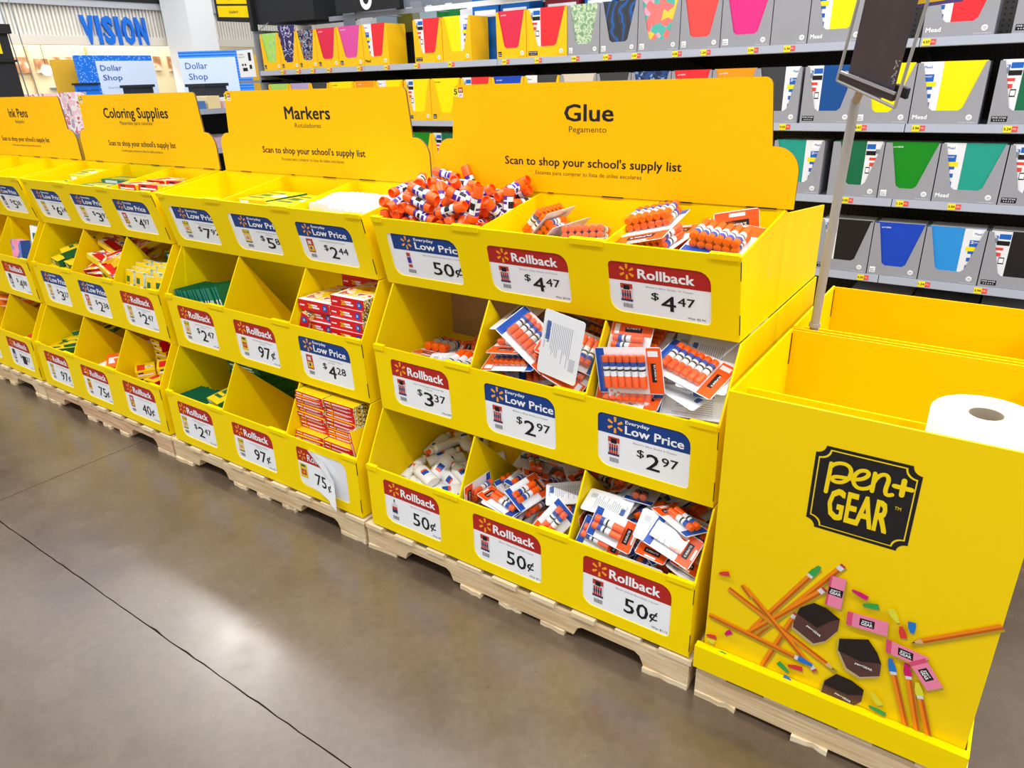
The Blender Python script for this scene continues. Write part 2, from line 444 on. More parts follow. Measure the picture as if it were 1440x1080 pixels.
def price_card(M, w, h, kind, desc, price, was, pic, dx, parent, clip=True):
    """M maps (x, depth, v) of the window to the panel; the card sits behind the window and may have slipped sideways by dx"""
    c = MB(M); e = 0.008
    c.box(-e, w + e, 0.0022, 0.0035, -e, h + e, 0)
    co = c.build('price_card', WHITE, parent)
    D = 0.0019
    band = 0.635
    b = MB(M)
    x0 = dx if dx > 0 else -0.004
    b.quad((x0, D, h * band), (w + 0.006, D, h * band), (w + 0.006, D, h + 0.004), (x0, D, h + 0.004))
    b.build('colour_band', BLUE if kind == 'L' else RED, co)
    W = 0.272 + (0.042 if dx > 0.005 else 0)  # full printed width; some cards are larger than their window
    X = lambda u: dx + u * W
    s = MB(M); spark(s, X(0.19), h * 0.815, h * 0.155, 0, D - 0.0003); s.build('emblem', SPARK, co)
    p = MB(M); picture(p, pic, X(0.115), h * 0.23, W * 0.125, h * 0.35, D - 0.0003)
    p.build('product_picture', PIC, co)
    t = MB(M)
    y = D - 0.0003
    if kind == 'R':
        t.text('Rollback', X(0.305), h * 0.715, W * 0.545, h * 0.175, 0, 0.035, y)
    else:
        t.text('Everyday', X(0.30), h * 0.885, W * 0.25, h * 0.062, 0, 0.02, y)
        t.text('Low Price', X(0.30), h * 0.70, W * 0.60, h * 0.15, 0, 0.03, y)
    dl = desc.split('/')
    for k, line in enumerate(dl):
        t.text(line, X(0.61), h * (0.555 - 0.055 * k), W * min(0.46, 0.0165 * len(line)), h * 0.028, 2, 0.0, y, 'C')
    barcode(t, X(0.135), h * 0.10, W * 0.10, h * 0.085, 2, y)
    if price.endswith('c'):
        t.text(price[:-1], X(0.48), h * 0.15, W * 0.26, h * 0.29, 1, 0.012, y)
        t.text('¢', X(0.755), h * 0.215, W * 0.085, h * 0.19, 1, 0.012, y)
    else:
        d, cts = price.split('.')
        t.text('$', X(0.43), h * 0.34, W * 0.075, h * 0.135, 1, 0.008, y)
        t.text(d, X(0.53), h * 0.15, W * 0.14, h * 0.29, 1, 0.012, y)
        t.text(cts, X(0.69), h * 0.285, W * 0.165, h * 0.16, 1, 0.01, y)
    if was: t.text('Was: ' + was, X(0.955), h * 0.055, W * 0.17, h * 0.04, 1, 0.0, y, 'R')
    t.build('lettering', [WHITE, BLACK, GREYINK], co)
    return co

# ------------------------------------------------------------------ the stepped cardboard displays
TIERS = {1: ((0.003, 0.110), (0.006, 0.343), 0.040, 1.207), 2: ((0.108, 0.517), (0.100, 0.747), 0.040, 1.201), 3: ((0.215, 0.928), (0.167, 1.148), 0.021, 1.194)}
DIVX = {1: (0.440, 0.835), 2: (0.440, 0.833), 3: (0.446, 0.842)}
WIN = {1: [(0.111, 0.357), (0.493, 0.744), (0.884, 1.149)], 2: [(0.107, 0.350), (0.488, 0.735), (0.870, 1.133)], 3: [(0.068, 0.350), (0.462, 0.728), (0.849, 1.123)]}
WZ = {1: (0.148, 0.311), 2: (0.550, 0.711), 3: (0.962, 1.106)}
TH = 0.005

def display(ox, what, title, spanish, cards, kraft=(), label=None, torn=None, tw=0.16, zsub=None, floors=None):
    t = empty('cardboard_display', (ox, 0, 0), label, 'store display', 'yellow stepped cardboard displays')
    floors = floors or {}
    for T in (1, 2, 3):
        (yb, zb), (yt, zt), xl, xr = TIERS[T]
        up = Vector((0, yt - yb, zt - zb)); H = up.length; up.normalize()
        inn = Vector((1, 0, 0)).cross(up) * 1.0
        if inn.y < 0: inn = -inn
        M = Matrix(((1, 0, 0, 0), (0, inn.y, up.y, yb), (0, inn.z, up.z, zb), (0, 0, 0, 1)))
        f = MB(M)
        wz0, wz1 = WZ[T][0] - zb, WZ[T][1] - zb
        holes = [list(reversed(rrect(a, b, wz0, wz1, 0.02, rs=(0.035, 0.012, 0.035, 0.014)))) for a, b in WIN[T]]
        f.prism([(xl, 0), (xr, 0), (xr, H), (xl, H)], 1, 0, 0.0026, 0, holes=holes)
        f.build('front_panel', YEL, t)
        MB(M).box(xl, xr, 0.0036, 0.006, 0, H).build('panel_backing', YEL, t)
        for (a, b), card in zip(WIN[T], cards[T]):
            if card is None: continue
            Mc = M @ Matrix.Translation((a, 0, wz0))
            if card == 'torn':
                torn_card(Mc, b - a, wz1 - wz0, t)
            else:
                price_card(Mc, b - a, wz1 - wz0, *card, t)
        # side panels and dividers share a raked outline
        if T == 3: out = [(yb, zb), (yt, zt), (0.50, 1.201), (0.525, 1.19), (0.93, 1.15), (0.93, zb)]
        elif T == 2: out = [(yb, zb), (yt, zt), (0.214, 0.926), (0.93, 0.926), (0.93, zb)]
        else: out = [(yb, zb), (yt, zt), (0.107, 0.515), (0.93, 0.515), (0.93, zb)]
        s = 0.0062
        outs = [(y + (s if z <= zt and y < 0.4 else 0), z) for y, z in out]
        MB().prism(outs, 0, xl, xl + TH).build('side_panel', YEL, t)
        MB().prism(outs, 0, xr - TH, xr).build('side_panel', YEL, t)
        di = [(y + (s if y < 0.4 and z <= zt else 0), z) for y, z in out if y < 0.51] + ([(0.50, zb)])
        for x in DIVX[T]:
            MB().prism(di, 0, x - TH, x).build('divider', YEL, t)
            tb = MB(M); tb.box(x - 0.10, x - 0.002, -0.0035, 0.012, H + 0.0005, H + 0.004); tb.box(x - 0.10, x - 0.002, -0.0035, -0.0008, H - 0.012, H + 0.0005)
            tb.build('fold_tab', YEL, t)
        tb = MB(M); tb.box(xl, xl + 0.045, -0.0035, 0.010, H + 0.0005, H + 0.004); tb.box(xl, xl + 0.045, -0.0035, -0.0008, H - 0.014, H + 0.0005); tb.build('fold_tab', YEL, t)
        if T > 1 or True:
            tb = MB(M); tb.box(xr - 0.075, xr - 0.004, -0.0035, 0.010, H + 0.0005, H + 0.004); tb.box(xr - 0.075, xr - 0.004, -0.0035, -0.0008, H - 0.010, H + 0.0005); tb.build('fold_tab', YEL, t)
        # dark corner slots
        sl = MB(M); sl.box(xr - 0.0012, xr + 0.0004, -0.0004, 0.002, 0.02, 0.075); sl.box(xr - 0.0012, xr + 0.0004, -0.0004, 0.002, H - 0.06, H - 0.012)
        sl.build('corner_slot', BLACK, t)
        top = {1: 0.513, 2: 0.924, 3: 1.203}[T]
        MB().box(xl + TH, xr - TH, 0.50, 0.505, zb, top).build('back_panel', KRAFT if T in kraft else YEL, t)
        xs = [xl + TH] + [x for x in DIVX[T]] + [xr]
        for b in range(3):
            x0 = xs[b] + 0.0005; x1 = xs[b + 1] - TH - 0.0005
            z0, z1 = floors.get((T, b), (zb + 0.004, zb + 0.004))
            y0 = yb + 0.012
            MB().add([(x, y, z) for x in (x0, x1) for y, z in ((y0, z0 - 0.003), (0.498, z1 - 0.003), (0.498, z1), (y0, z0))],
                     [(0, 1, 2, 3), (7, 6, 5, 4), (0, 4, 5, 1), (3, 2, 6, 7), (1, 5, 6, 2), (0, 3, 7, 4)]).build('bin_floor', YEL, t)
    # header card
    zb_, zs, ztop = 1.204, 1.357, 1.520
    def arc(cx, cz, r, a0, a1, n=7): return [(cx + r * math.cos(math.radians(a0 + (a1 - a0) * k / n)), cz + r * math.sin(math.radians(a0 + (a1 - a0) * k / n))) for k in range(n + 1)]
    poly = [(0.034, zb_), (1.212, zb_)] + arc(1.150, zs - 0.063, 0.063, 0, 90) + [(1.142, zs)] + arc(1.128 - 0.022, ztop - 0.022, 0.022, 0, 90) + arc(0.114 + 0.02, ztop - 0.02, 0.02, 90, 180) + [(0.100, zs)] + arc(0.034 + 0.05, zs - 0.05, 0.05, 90, 180)
    h = MB(); h.prism(poly, 1, 0.497, 0.5035, 0, side=1)
    # two slots where the header drops over the back wall
    hd = h.build('header_card', [YEL2, KEDGE], t)
    y = 0.4965
    l = MB()
    l.text(title, 0.611, 1.414, tw, 0.045, 0, 0.024, y, 'C')
    l.text(spanish, 0.608, 1.383, tw * (0.125 / 0.16) if not zsub else zsub, 0.0165, 1, 0.0, y, 'C')
    l.text("Scan to shop your school's supply list", 0.607, 1.285, 0.592, 0.024, 0, 0.02, y, 'C')
    l.text('Escanea para comprar tu lista de útiles escolares', 0.605, 1.258, 0.36, 0.0115, 1, 0.0, y, 'C')
    l.build('lettering', [BLACK, DGREY], hd)
    l = MB()
    l.quad((0.114, y, 1.483), (0.135, y, 1.483), (0.135, y, 1.512), (0.114, y, 1.512), 3)
    l.quad((0.135, y, 1.496), (0.153, y, 1.496), (0.153, y, 1.512), (0.135, y, 1.512), 1)
    l.quad((0.135, y, 1.483), (0.153, y, 1.483), (0.153, y, 1.496), (0.135, y, 1.496), 2)
    l.text('5', 0.118, 1.492, 0.012, 0.016, 0, 0.02, y - 0.0003)
    l.text('99', 0.138, 1.499, 0.012, 0.009, 2, 0.02, y - 0.0003)
    l.text('EA', 0.139, 1.486, 0.010, 0.007, 0, 0.0, y - 0.0003)
    l.build('small_sticker', [BLACK, RED, WHITE, mat('sticker_lime', '#E6E33A')], hd)
    sl = MB()
    for a, b in ((0.14, 0.21), (0.47, 0.49), (0.66, 0.73), (0.86, 0.94), (1.09, 1.17)):
        sl.box(a, b, 0.4955, 0.4975, zb_ - 0.002, zb_ + 0.001)
    sl.build('wall_slots', BLACK, t)
    return t

def torn_card(M, w, h, parent):
    c = MB(M); c.box(-0.006, w + 0.006, 0.0022, 0.0035, -0.006, h + 0.006, 0)
    c.build('card_backing', WHITE2, parent, )
    # the card has come loose on the right and curls down and outwards
    def S(u, v):
        k = max(0.0, u - 0.42); k2 = max(0.0, 0.45 - v) * max(0, u - 0.3)
        return (u * w, 0.0016 - 0.10 * k * k - 0.05 * k2, v * h)
    N = 14
    c = MB(M); vs = []; fs = []; ms = []
    edge = lambda v: 0.30 + (1 - v) * 0.94 if v > 0.5 else 0.77 + (0.5 - v) * 0.14
    rows = 16
    for r in range(rows + 1):
        v = 1.0 - r / rows * 1.16
        e = edge(v)
        l = 0.0 if v > 0.04 else min(0.66, (0.04 - v) * 3.4 + 0.2)
        for k in range(N + 1):
            vs.append(S(l + (e - l) * k / N, v))
    for r in range(rows):
        for k in range(N):
            a = r * (N + 1) + k
            fs.append((a, a + 1, a + N + 2, a + N + 1)); ms.append(1 if (1.0 - (r + 0.5) / rows * 1.16) > 0.635 else 0)
    c.add(vs, fs, ms)
    o = c.build('price_card', [WHITE, RED], parent, smooth=True)
    o['label'] = 'torn price card curling off its backing'
    # folded-over white flap along the tear
    f = MB(M)
    vs = []; n = 10
    for k in range(n + 1):
        v = 1.0 - k / n * 0.56; e = edge(v); a = S(e, v)
        wd = 0.006 + 0.034 * math.sin(math.pi * min(1, (k + 1) / (n + 1)))
        vs.append(a); vs.append((a[0] + wd * 0.35, a[1] - 0.010, a[2] + wd * 0.5)); vs.append((a[0] - wd * 0.55, a[1] - 0.006, a[2] + wd * 0.1))
    fs = []
    for k in range(n):
        a = 3 * k
        fs += [(a, a + 1, a + 4, a + 3), (a + 1, a + 2, a + 5, a + 4)]
    f.add(vs, fs, 0); f.build('curled_edge', WHITE, o, smooth=True)
    s = MB(M); spark(s, 0.11 * w, h * 0.80, h * 0.13, 0, 0.0008); s.build('emblem', SPARK, o)
    p = MB(M); picture(p, 'yellow', 0.03 * w, h * 0.22, w * 0.15, h * 0.36, 0.0008); p.build('product_picture', PIC, o)
    t = MB(M)
    def curl_text(st, u0, v0, uw, vh, mi, lean=0.0):
        vs, fs, W, H = glyphs(st)
        for k, (du, dv) in enumerate(((0, 0), (.012, .01), (-.012, -.01))):
            pts = []
            for q in vs:
                s_ = S(u0 + (q[0] + du + lean * q[1]) / W * uw, v0 + (q[1] + dv) / H * vh)
                pts.append((s_[0], s_[1] - 0.0009 - k * 0.00003, s_[2]))
            t.add(pts, fs, mi)
    curl_text('Roll', .22, .70, .20, .17, 0)
    curl_text('75', .35, .16, .23, .27, 1, -.1)
    curl_text('¢', .62, .17, .08, .17, 1, -.1)
    t.build('lettering', [WHITE, BLACK], o)

G12 = "Elmer's Glue Sticks 12 Count"; G6 = "Elmer's Glue Sticks 6 Count"; G2 = "Elmer's School Glue Sticks 2 Count"
glue = display(0, 'glue', 'Glue', 'Pegamento', {
    3: [('L', "Elmer's School Jumbo Glue Stick 1 Count", '50c', '', 'stick', 0.018), ('R', G12, '4.47', '$5.94', 'pack12', 0.0), ('R', G12, '4.47', '$5.94', 'pack12', 0.0)],
    2: [('R', "Elmer's School Jumbo Glue Sticks 40g/3 Count", '3.37', '$4.77', 'pack3', -0.012), ('L', G6, '2.97', '', 'pack6', -0.005), ('L', G6, '2.97', '', 'pack6', 0.0)],
    1: [('R', "Elmer's School Glue", '50c', '$0.97', 'bottle', -0.005), ('R', G2, '50c', '$1.12', 'pack2', -0.005), ('R', G2, '50c', '$1.12', 'pack2', 0.0)]},
    kraft=(2,), label='three-tier yellow cardboard display headed Glue',
    floors={(3, 0): (1.04, 1.12), (3, 1): (1.03, 1.03), (3, 2): (1.035, 1.05), (2, 0): (0.61, 0.67), (2, 1): (0.62, 0.76), (2, 2): (0.62, 0.76), (1, 0): (0.17, 0.30), (1, 1): (0.19, 0.32), (1, 2): (0.22, 0.35)})
markers = display(-PW, 'markers', 'Markers', 'Rotuladores', {
    3: [('L', 'Crayola Fine Line Washable/Markers 40 Count', '7.92', '', 'green', 0.022), ('L', 'Crayola Super Tips Washable Markers/50 Count', '5.88', '', 'green', 0.022), ('L', 'Crayola Washable Watercolors 8 Count', '2.44', '', 'redyel', 0.0)],
    2: [('R', 'Crayola Fine Line Markers/10 Count', '2.47', '$3.97', 'green', -0.01), ('R', 'Crayola Broad Line Markers/8 Count', '97c', '$2.17', 'yellow', -0.005), ('L', 'Cra-Z-Art Washable Markers/20 Count', '4.28', '', 'redyel', -0.005)],
    1: [('R', 'Crayola Fine Line Markers/10 Count', '2.47', '$3.97', 'green', -0.02), ('R', 'Crayola Broad Line Markers/10 Count', '97c', '$2.17', 'green', -0.01), 'torn']},
    label='three-tier yellow cardboard display headed Markers, with a torn price card at lower right', tw=0.255, zsub=0.15,
    floors={(3, 0): (0.94, 0.94), (3, 1): (1.0, 1.0), (3, 2): (1.0, 1.0), (2, 0): (0.6, 0.6), (2, 2): (0.56, 0.56), (1, 0): (0.2, 0.2), (1, 2): (0.14, 0.14)})
coloring = display(-2 * PW, 'coloring', 'Coloring Supplies', 'Materiales para colorear', {
    3: [('L', 'Crayola Crayons 96 Count', '6.24', '', 'green', 0.01), ('L', 'Crayola Colored Pencils 24 Count', '3.97', '', 'green', 0.01), ('L', 'Crayola Twistables Crayons 24 Count', '4.97', '', 'redyel', 0.0)],
    2: [('L', 'Crayola Crayons 64 Count', '3.27', '', 'green', 0.0), ('L', 'Cra-Z-Art Colored Pencils 24 Count', '2.38', '', 'redyel', 0.0), ('R', 'Crayola Twistables Crayons/8 Count', '2.47', '$3.12', 'green', 0.0)],
    1: [('R', 'Crayola Colored Pencils 12 Count', '97c', '$1.97', 'green', 0.0), ('R', 'Cra-Z-Art Colored Pencils 12 Count', '75c', '$1.12', 'yellow', 0.0), ('R', 'Cra-Z-Art Crayons 24 Count', '40c', '$0.50', 'redyel', 0.0)]},
    label='three-tier yellow cardboard display headed Coloring Supplies', tw=0.56, zsub=0.29,
    floors={(3, 0): (1.03, 1.03), (3, 1): (1.03, 1.03), (3, 2): (1.03, 1.03), (2, 0): (0.66, 0.76), (2, 1): (0.63, 0.73), (2, 2): (0.6, 0.7), (1, 0): (0.27, 0.30), (1, 1): (0.25, 0.27), (1, 2): (0.18, 0.28)})
ink = display(-3 * PW, 'ink', 'Ink Pens', 'Bolígrafos', {
    3: [('L', 'Ballpoint Pens 24 Count', '4.47', '', 'slate', 0.0), ('L', 'Gel Pens 12 Count', '4.97', '', 'slate', 0.0), ('L', 'Gel Pens 14 Count', '5.38', '', 'slate', 0.0)],
    2: [('R', 'Ballpoint Pens 60 Count', '3.97', '', 'slate', 0.0), ('R', 'Ballpoint Pens 18 Count', '2.97', '', 'slate', 0.0), ('R', 'Gel Pens 14 Count', '4.88', '$5.97', 'slate', 0.0)],
    1: [('R', 'Stick Pens 12 Count', '97c', '', 'slate', 0.0), ('R', 'Stick Pens 10 Count', '97c', '', 'slate', 0.0), ('R', 'Round Stic Pens 12 Count', '1.27', '$1.87', 'slate', 0.0)]},
    label='three-tier yellow cardboard display headed Ink Pens at the far left', tw=0.23, zsub=0.11, floors={(2, 2): (0.69, 0.69), (1, 1): (0.2, 0.3), (1, 0): (0.2, 0.3)})

# ------------------------------------------------------------------ tall printed box display with pencils and erasers on its front
def flat(mb, pts, mi, y):
    mb.prism(pts, 1, y, y + 0.0004, mi)
def band_poly(a, b, w0, w1=None):
    w1 = w0 if w1 is None else w1
    d = (Vector(b) - Vector(a)); n = Vector((-d.y, d.x)).normalized()
    return [tuple(Vector(a) + n * w0), tuple(Vector(a) - n * w0), tuple(Vector(b) - n * w1), tuple(Vector(b) + n * w1)]
def tall_box(y0, y1, label, printed, z1=0.889, nx0=1.243, nx1=1.827):
    t = empty('tall_cardboard_bin', (0, 0, 0), label, 'store display', 'tall yellow cardboard bins beside the glue display')
    zb = 0.106; th = 0.006
    o = MB()
    # front panel narrows very slightly toward the top
    if printed:
        o.prism(rrect(nx0, nx1, zb, z1, 0.0005, 1), 1, y0 + 0.012, y0 + 0.012 + th)
        fp = o.build('front_panel', mat('glossy_yellow_print', '#F6D200', 0.34, spec=0.25, coat=0.1), t)
    else:
        o.box(nx0, nx1, y0, y0 + th, zb, z1); fp = o.build('front_panel', YEL2, t)
    MB().box(nx0, nx0 + th, y0 + 0.012 + th, y1, zb, z1).build('side_panel', YEL, t)
    MB().box(nx1 - th, nx1, y0 + 0.012 + th, y1, zb, z1).build('side_panel', YEL, t)
    MB().box(nx0 + th, nx1 - th, y1 - th, y1, zb, z1 - 0.002).build('back_panel', YEL2, t)  # deeper yellow stands in for light bounced between the inner walls
    MB().box(nx0 + th, nx1 - th, y0 + 0.13, y0 + 0.135, 0.35, z1 - 0.035).build('divider', YEL, t)
    MB().box(nx0 + th, nx1 - th, y0 + 0.14, y1 - th, 0.60, 0.605).build('bin_floor', YEL2, t)
    MB().box(nx0 + th, nx1 - th, y0 + 0.02, y0 + 0.129, 0.60, 0.605).build('bin_floor', YEL, t)
    n = MB()
    n.box(nx0 + th, nx0 + th + 0.0015, y1 - 0.012, y1 - th, z1 - 0.10, z1 - 0.01); n.box(nx0 + th, nx0 + th + 0.0015, y0 + 0.137, y0 + 0.143, z1 - 0.13, z1 - 0.04)
    n.build('corner_slots', BLACK, t)
    return t, fp
tb, fp = tall_box(0.0, 0.500, 'tall yellow box printed with pencils, erasers and a black badge, right of the glue display', True)
tall_box(0.506, 0.985, 'empty tall yellow box standing behind the printed pencil box', False)
# tray the printed box stands in
s = MB(); s.prism([(1.226, 0.1045), (1.836, 0.1045), (1.836, 0.172), (1.226, 0.172)], 1, -0.012, -0.006); s.box(1.226, 1.232, -0.006, 0.99, 0.1045, 0.15); s.box(1.831, 1.837, -0.006, 0.99, 0.1045, 0.172)
s.box(1.226, 1.836, -0.012, 0.010, 0.1722, 0.1745)
s.build('base_tray', YEL, tb)
Y0 = 0.0116
LB = mat('badge_black', '#17161A', 0.35, coat=0.3)
LY = mat('badge_yellow', '#F5D500', 0.35, coat=0.3)
def notched(x0, x1, z0, z1, r, n=6):
    out = []
    for cx, cz, a0 in ((x0, z0, 90), (x1, z0, 180), (x1, z1, 270), (x0, z1, 0)):
        for k in range(n + 1):
            a = math.radians(a0 - 90 * k / n)
            out.append((cx + r * math.cos(a), cz + r * math.sin(a)))
    return out
g = MB()
flat(g, notched(1.439, 1.639, 0.612, 0.813, 0.019), 0, Y0)
flat(g, notched(1.446, 1.632, 0.619, 0.806, 0.021), 1, Y0 - 0.0003)
flat(g, notched(1.4485, 1.6295, 0.6215, 0.8035, 0.0215), 0, Y0 - 0.0006)
SD = [0.0]
def stroke(pts, w, mi=1, close=False):
    """rounded pen stroke as flat quads and discs"""
    for a, b in zip(pts[:-1], pts[1:]):
        SD[0] += 0.000012
        q = band_poly(a, b, w); g.quad(*[(p[0], Y0 - 0.0010 - SD[0], p[1]) for p in q], mi)
    for p in pts:
        SD[0] += 0.000012
        g.add([(p[0] + w * math.cos(k * math.pi / 4), Y0 - 0.0010 - SD[0], p[1] + w * math.sin(k * math.pi / 4)) for k in range(8)], [tuple(range(8))], mi)
def cubic(p0, p1, p2, p3, n=8):
    return [tuple(sum(c * q[i] for c, q in zip(((1 - t) ** 3, 3 * t * (1 - t) ** 2, 3 * t * t * (1 - t), t ** 3), (p0, p1, p2, p3))) for i in (0, 1)) for t in [k / n for k in range(n + 1)]]
def LG(pts): return [(1.439 + 0.2 * u, 0.612 + 0.2 * v) for u, v in pts]
sw = 0.0042
stroke(LG([(0.155, 0.47), (0.165, 0.82)]), sw)
stroke(LG(cubic((0.165, 0.78), (0.22, 0.88), (0.40, 0.88), (0.36, 0.72)) + cubic((0.36, 0.72), (0.33, 0.60), (0.20, 0.60), (0.195, 0.64))[1:] + cubic((0.195, 0.64), (0.20, 0.70), (0.30, 0.68), (0.40, 0.70))[1:]), sw)
stroke(LG(cubic((0.40, 0.70), (0.52, 0.72), (0.56, 0.82), (0.50, 0.83)) + cubic((0.50, 0.83), (0.40, 0.84), (0.36, 0.66), (0.44, 0.62))[1:] + cubic((0.44, 0.62), (0.50, 0.60), (0.55, 0.64), (0.58, 0.68))[1:]), sw)
stroke(LG([(0.585, 0.83), (0.585, 0.62)]), sw)
stroke(LG(cubic((0.585, 0.72), (0.62, 0.88), (0.74, 0.88), (0.71, 0.74)) + cubic((0.71, 0.74), (0.69, 0.62), (0.72, 0.60), (0.77, 0.64))[1:]), sw)
stroke(LG([(0.775, 0.745), (0.93, 0.745)]), sw * 1.2); stroke(LG([(0.852, 0.66), (0.852, 0.83)]), sw * 1.2)
g.text('GEAR', 1.439 + 0.2 * 0.20, 0.612 + 0.2 * 0.175, 0.2 * 0.58, 0.2 * 0.355, 1, 0.045, Y0 - 0.0010)
g.text('TM', 1.439 + 0.2 * 0.815, 0.612 + 0.2 * 0.475, 0.2 * 0.06, 0.2 * 0.04, 1, 0.0, Y0 - 0.0010)
g.build('printed_badge', [LB, LY], fp)
PENC = mat('pencil_orange_print', '#F08A12', 0.4); PENCD = mat('pencil_shade_print', '#C25A0C', 0.4); FER = mat('ferrule_print', '#D9DCE2', 0.4); ERA = mat('eraser_print', '#C23A4A', 0.4)
WDP = mat('pencil_tip_print', '#E0B486', 0.4); PSH = mat('print_olive_shade', '#B0982A', 0.5)
cols = [PENC, PENCD, FER, ERA, WDP, BLACK, PSH, mat('cap_green_print', '#38A34A', 0.4), mat('cap_blue_print', '#1E78C8', 0.4), mat('cap_red_print', '#DB3B36', 0.4), mat('cap_magenta_print', '#D01470', 0.4), mat('cap_yellow_print', '#E0DB3A', 0.4),
        mat('eraser_pink_print', '#EF86A8', 0.4), mat('eraser_deep_pink_print', '#DA4C74', 0.4), mat('sharpener_black_print', '#241C1C', 0.3), mat('sharpener_brown_print', '#5A3A36', 0.3), WHITE, mat('sharpener_rim_print', '#B9A878', 0.4)]
g = MB()
lay = [0]
def L_(): lay[0] += 1; return Y0 - 0.00008 * lay[0]
def clipz(pts): return [(x, max(z, 0.173)) for x, z in pts]
def pencil(a, b, w=0.0062, end='eraser', tip='point', cap=None):
    """a = tip end, b = far end"""
    a = Vector(a); b = Vector(b); d = (b - a); L = d.length; d.normalize(); n = Vector((-d.y, d.x))
    flat(g, clipz([(p[0] + 0.003, p[1] - 0.005) for p in band_poly(a, b, w)]), 6, L_())
    s = a + d * (0.022 if tip == 'point' else 0); e = b - d * (0.018 if end == 'eraser' else 0)
    flat(g, clipz(band_poly(s, e, w)), 0, L_())
    flat(g, clipz(band_poly(s - n * w * 0.55, e - n * w * 0.55, w * 0.42)), 1, L_())
    if tip == 'point':
        flat(g, [tuple(s + n * w), tuple(s - n * w), tuple(a)], 4, L_()); flat(g, [tuple(a + (s - a) * 0.3 + n * w * 0.3), tuple(a + (s - a) * 0.3 - n * w * 0.3), tuple(a)], 5, L_())
    if end == 'eraser':
        flat(g, band_poly(e, e + d * 0.012, w * 1.02), 2, L_()); flat(g, band_poly(e + d * 0.012, b, w * 0.95), 3, L_())
    if cap is not None:
        q = b - d * 0.03
        flat(g, band_poly(q - d * 0.008, q, w), 2, L_()); flat(g, band_poly(q, q + d * 0.016, w * 1.25), cap, L_()); flat(g, band_poly(q + d * 0.016, b + d * 0.004, w * 1.15, w * 0.6), cap, L_())
    mid = a + d * L * 0.62
    a_ = math.atan2(d.y, d.x)
pencil((1.356, 0.274), (1.482, 0.512), tip='', end='', cap=7)
pencil((1.362, 0.252), (1.530, 0.538), tip='')
pencil((1.350, 0.262), (1.502, 0.462), tip='')
pencil((1.392, 0.178), (1.450, 0.368), tip='')
pencil((1.552, 0.250), (1.290, 0.370), end='')
pencil((1.332, 0.388), (1.512, 0.225), tip='')
pencil((1.322, 0.395), (1.345, 0.37), w=0.0055, tip='', end='')
pencil((1.250, 0.270), (1.500, 0.240), tip='', end='', cap=8)
pencil((1.686, 0.402), (1.8265, 0.515), end='')
pencil((1.712, 0.176), (1.655, 0.338), tip='', end='', cap=8)
pencil((1.735, 0.176), (1.686, 0.342), tip='', end='', cap=10)
pencil((1.757, 0.176), (1.714, 0.302), tip='', end='', cap=11)
def poly(pts, mi): flat(g, clipz(pts), mi, L_())
def sharpener(pts, mi_top=14):
    c = Vector((sum(p[0] for p in pts) / len(pts), sum(p[1] for p in pts) / len(pts)))
    poly([(p[0] - 0.002, p[1] - 0.007) for p in pts], 17)
    poly(pts, 15)
    return c
sharpener([(1.485, 0.418), (1.458, 0.392), (1.448, 0.345), (1.449, 0.330), (1.498, 0.305), (1.522, 0.325), (1.543, 0.365), (1.543, 0.398), (1.512, 0.415)])
poly([(1.485, 0.418), (1.458, 0.392), (1.452, 0.372), (1.500, 0.352), (1.524, 0.383), (1.543, 0.398), (1.512, 0.415)], 14)
sharpener([(1.549, 0.346), (1.551, 0.315), (1.575, 0.272), (1.605, 0.262), (1.642, 0.285), (1.640, 0.320), (1.628, 0.345), (1.606, 0.372)])
poly([(1.549, 0.346), (1.551, 0.312), (1.600, 0.305), (1.640, 0.320), (1.628, 0.345), (1.606, 0.372)], 14)
sharpener([(1.557, 0.245), (1.535, 0.212), (1.532, 0.173), (1.604, 0.173), (1.618, 0.195), (1.618, 0.230), (1.590, 0.243)])
poly([(1.557, 0.245), (1.538, 0.214), (1.535, 0.200), (1.590, 0.198), (1.618, 0.214), (1.618, 0.230), (1.590, 0.243)], 14)
def eraser(p, word=True):
    poly([(q[0] + 0.003, q[1] - 0.005) for q in p], 6); poly(p, 12)
    a, b, c, d = [Vector(q) for q in p]
    poly([tuple(a), tuple(a + (b - a) * 0.14), tuple(d + (c - d) * 0.14), tuple(d)], 13)
    m_ = (a + b + c + d) / 4; ex = (b - a).normalized() * 0.013; ez = (d - a).normalized() * 0.0085
    k = 1.15
    poly([tuple(m_ - ex * k - ez * k), tuple(m_ + ex * k - ez * k), tuple(m_ + ex * k + ez * k), tuple(m_ - ex * k + ez * k)], 14)
    y = L_()
    vs, fs, W, H = glyphs('GEAR', 0.02)
    ux = ex * 1.8 / W; uz = ez * 0.9 / H; o = m_ - ex * 0.9 - ez * 0.8
    g.add([(o.x + ux.x * v[0] + uz.x * v[1], y, o.y + ux.y * v[0] + uz.y * v[1]) for v in vs], fs, 16)
    vs, fs, W, H = glyphs('pen+', 0.02); ux = ex * 1.5 / W; uz = ez * 0.55 / H; o = m_ - ex * 0.75 + ez * 0.3
    g.add([(o.x + ux.x * v[0] + uz.x * v[1], y, o.y + ux.y * v[0] + uz.y * v[1]) for v in vs], fs, 16)
eraser([(1.507, 0.425), (1.541, 0.425), (1.541, 0.508), (1.509, 0.505)])
eraser([(1.557, 0.392), (1.639, 0.398), (1.636, 0.435), (1.555, 0.428)])
eraser([(1.643, 0.357), (1.716, 0.350), (1.722, 0.382), (1.639, 0.392)])
eraser([(1.689, 0.352), (1.734, 0.296), (1.760, 0.320), (1.716, 0.378)])
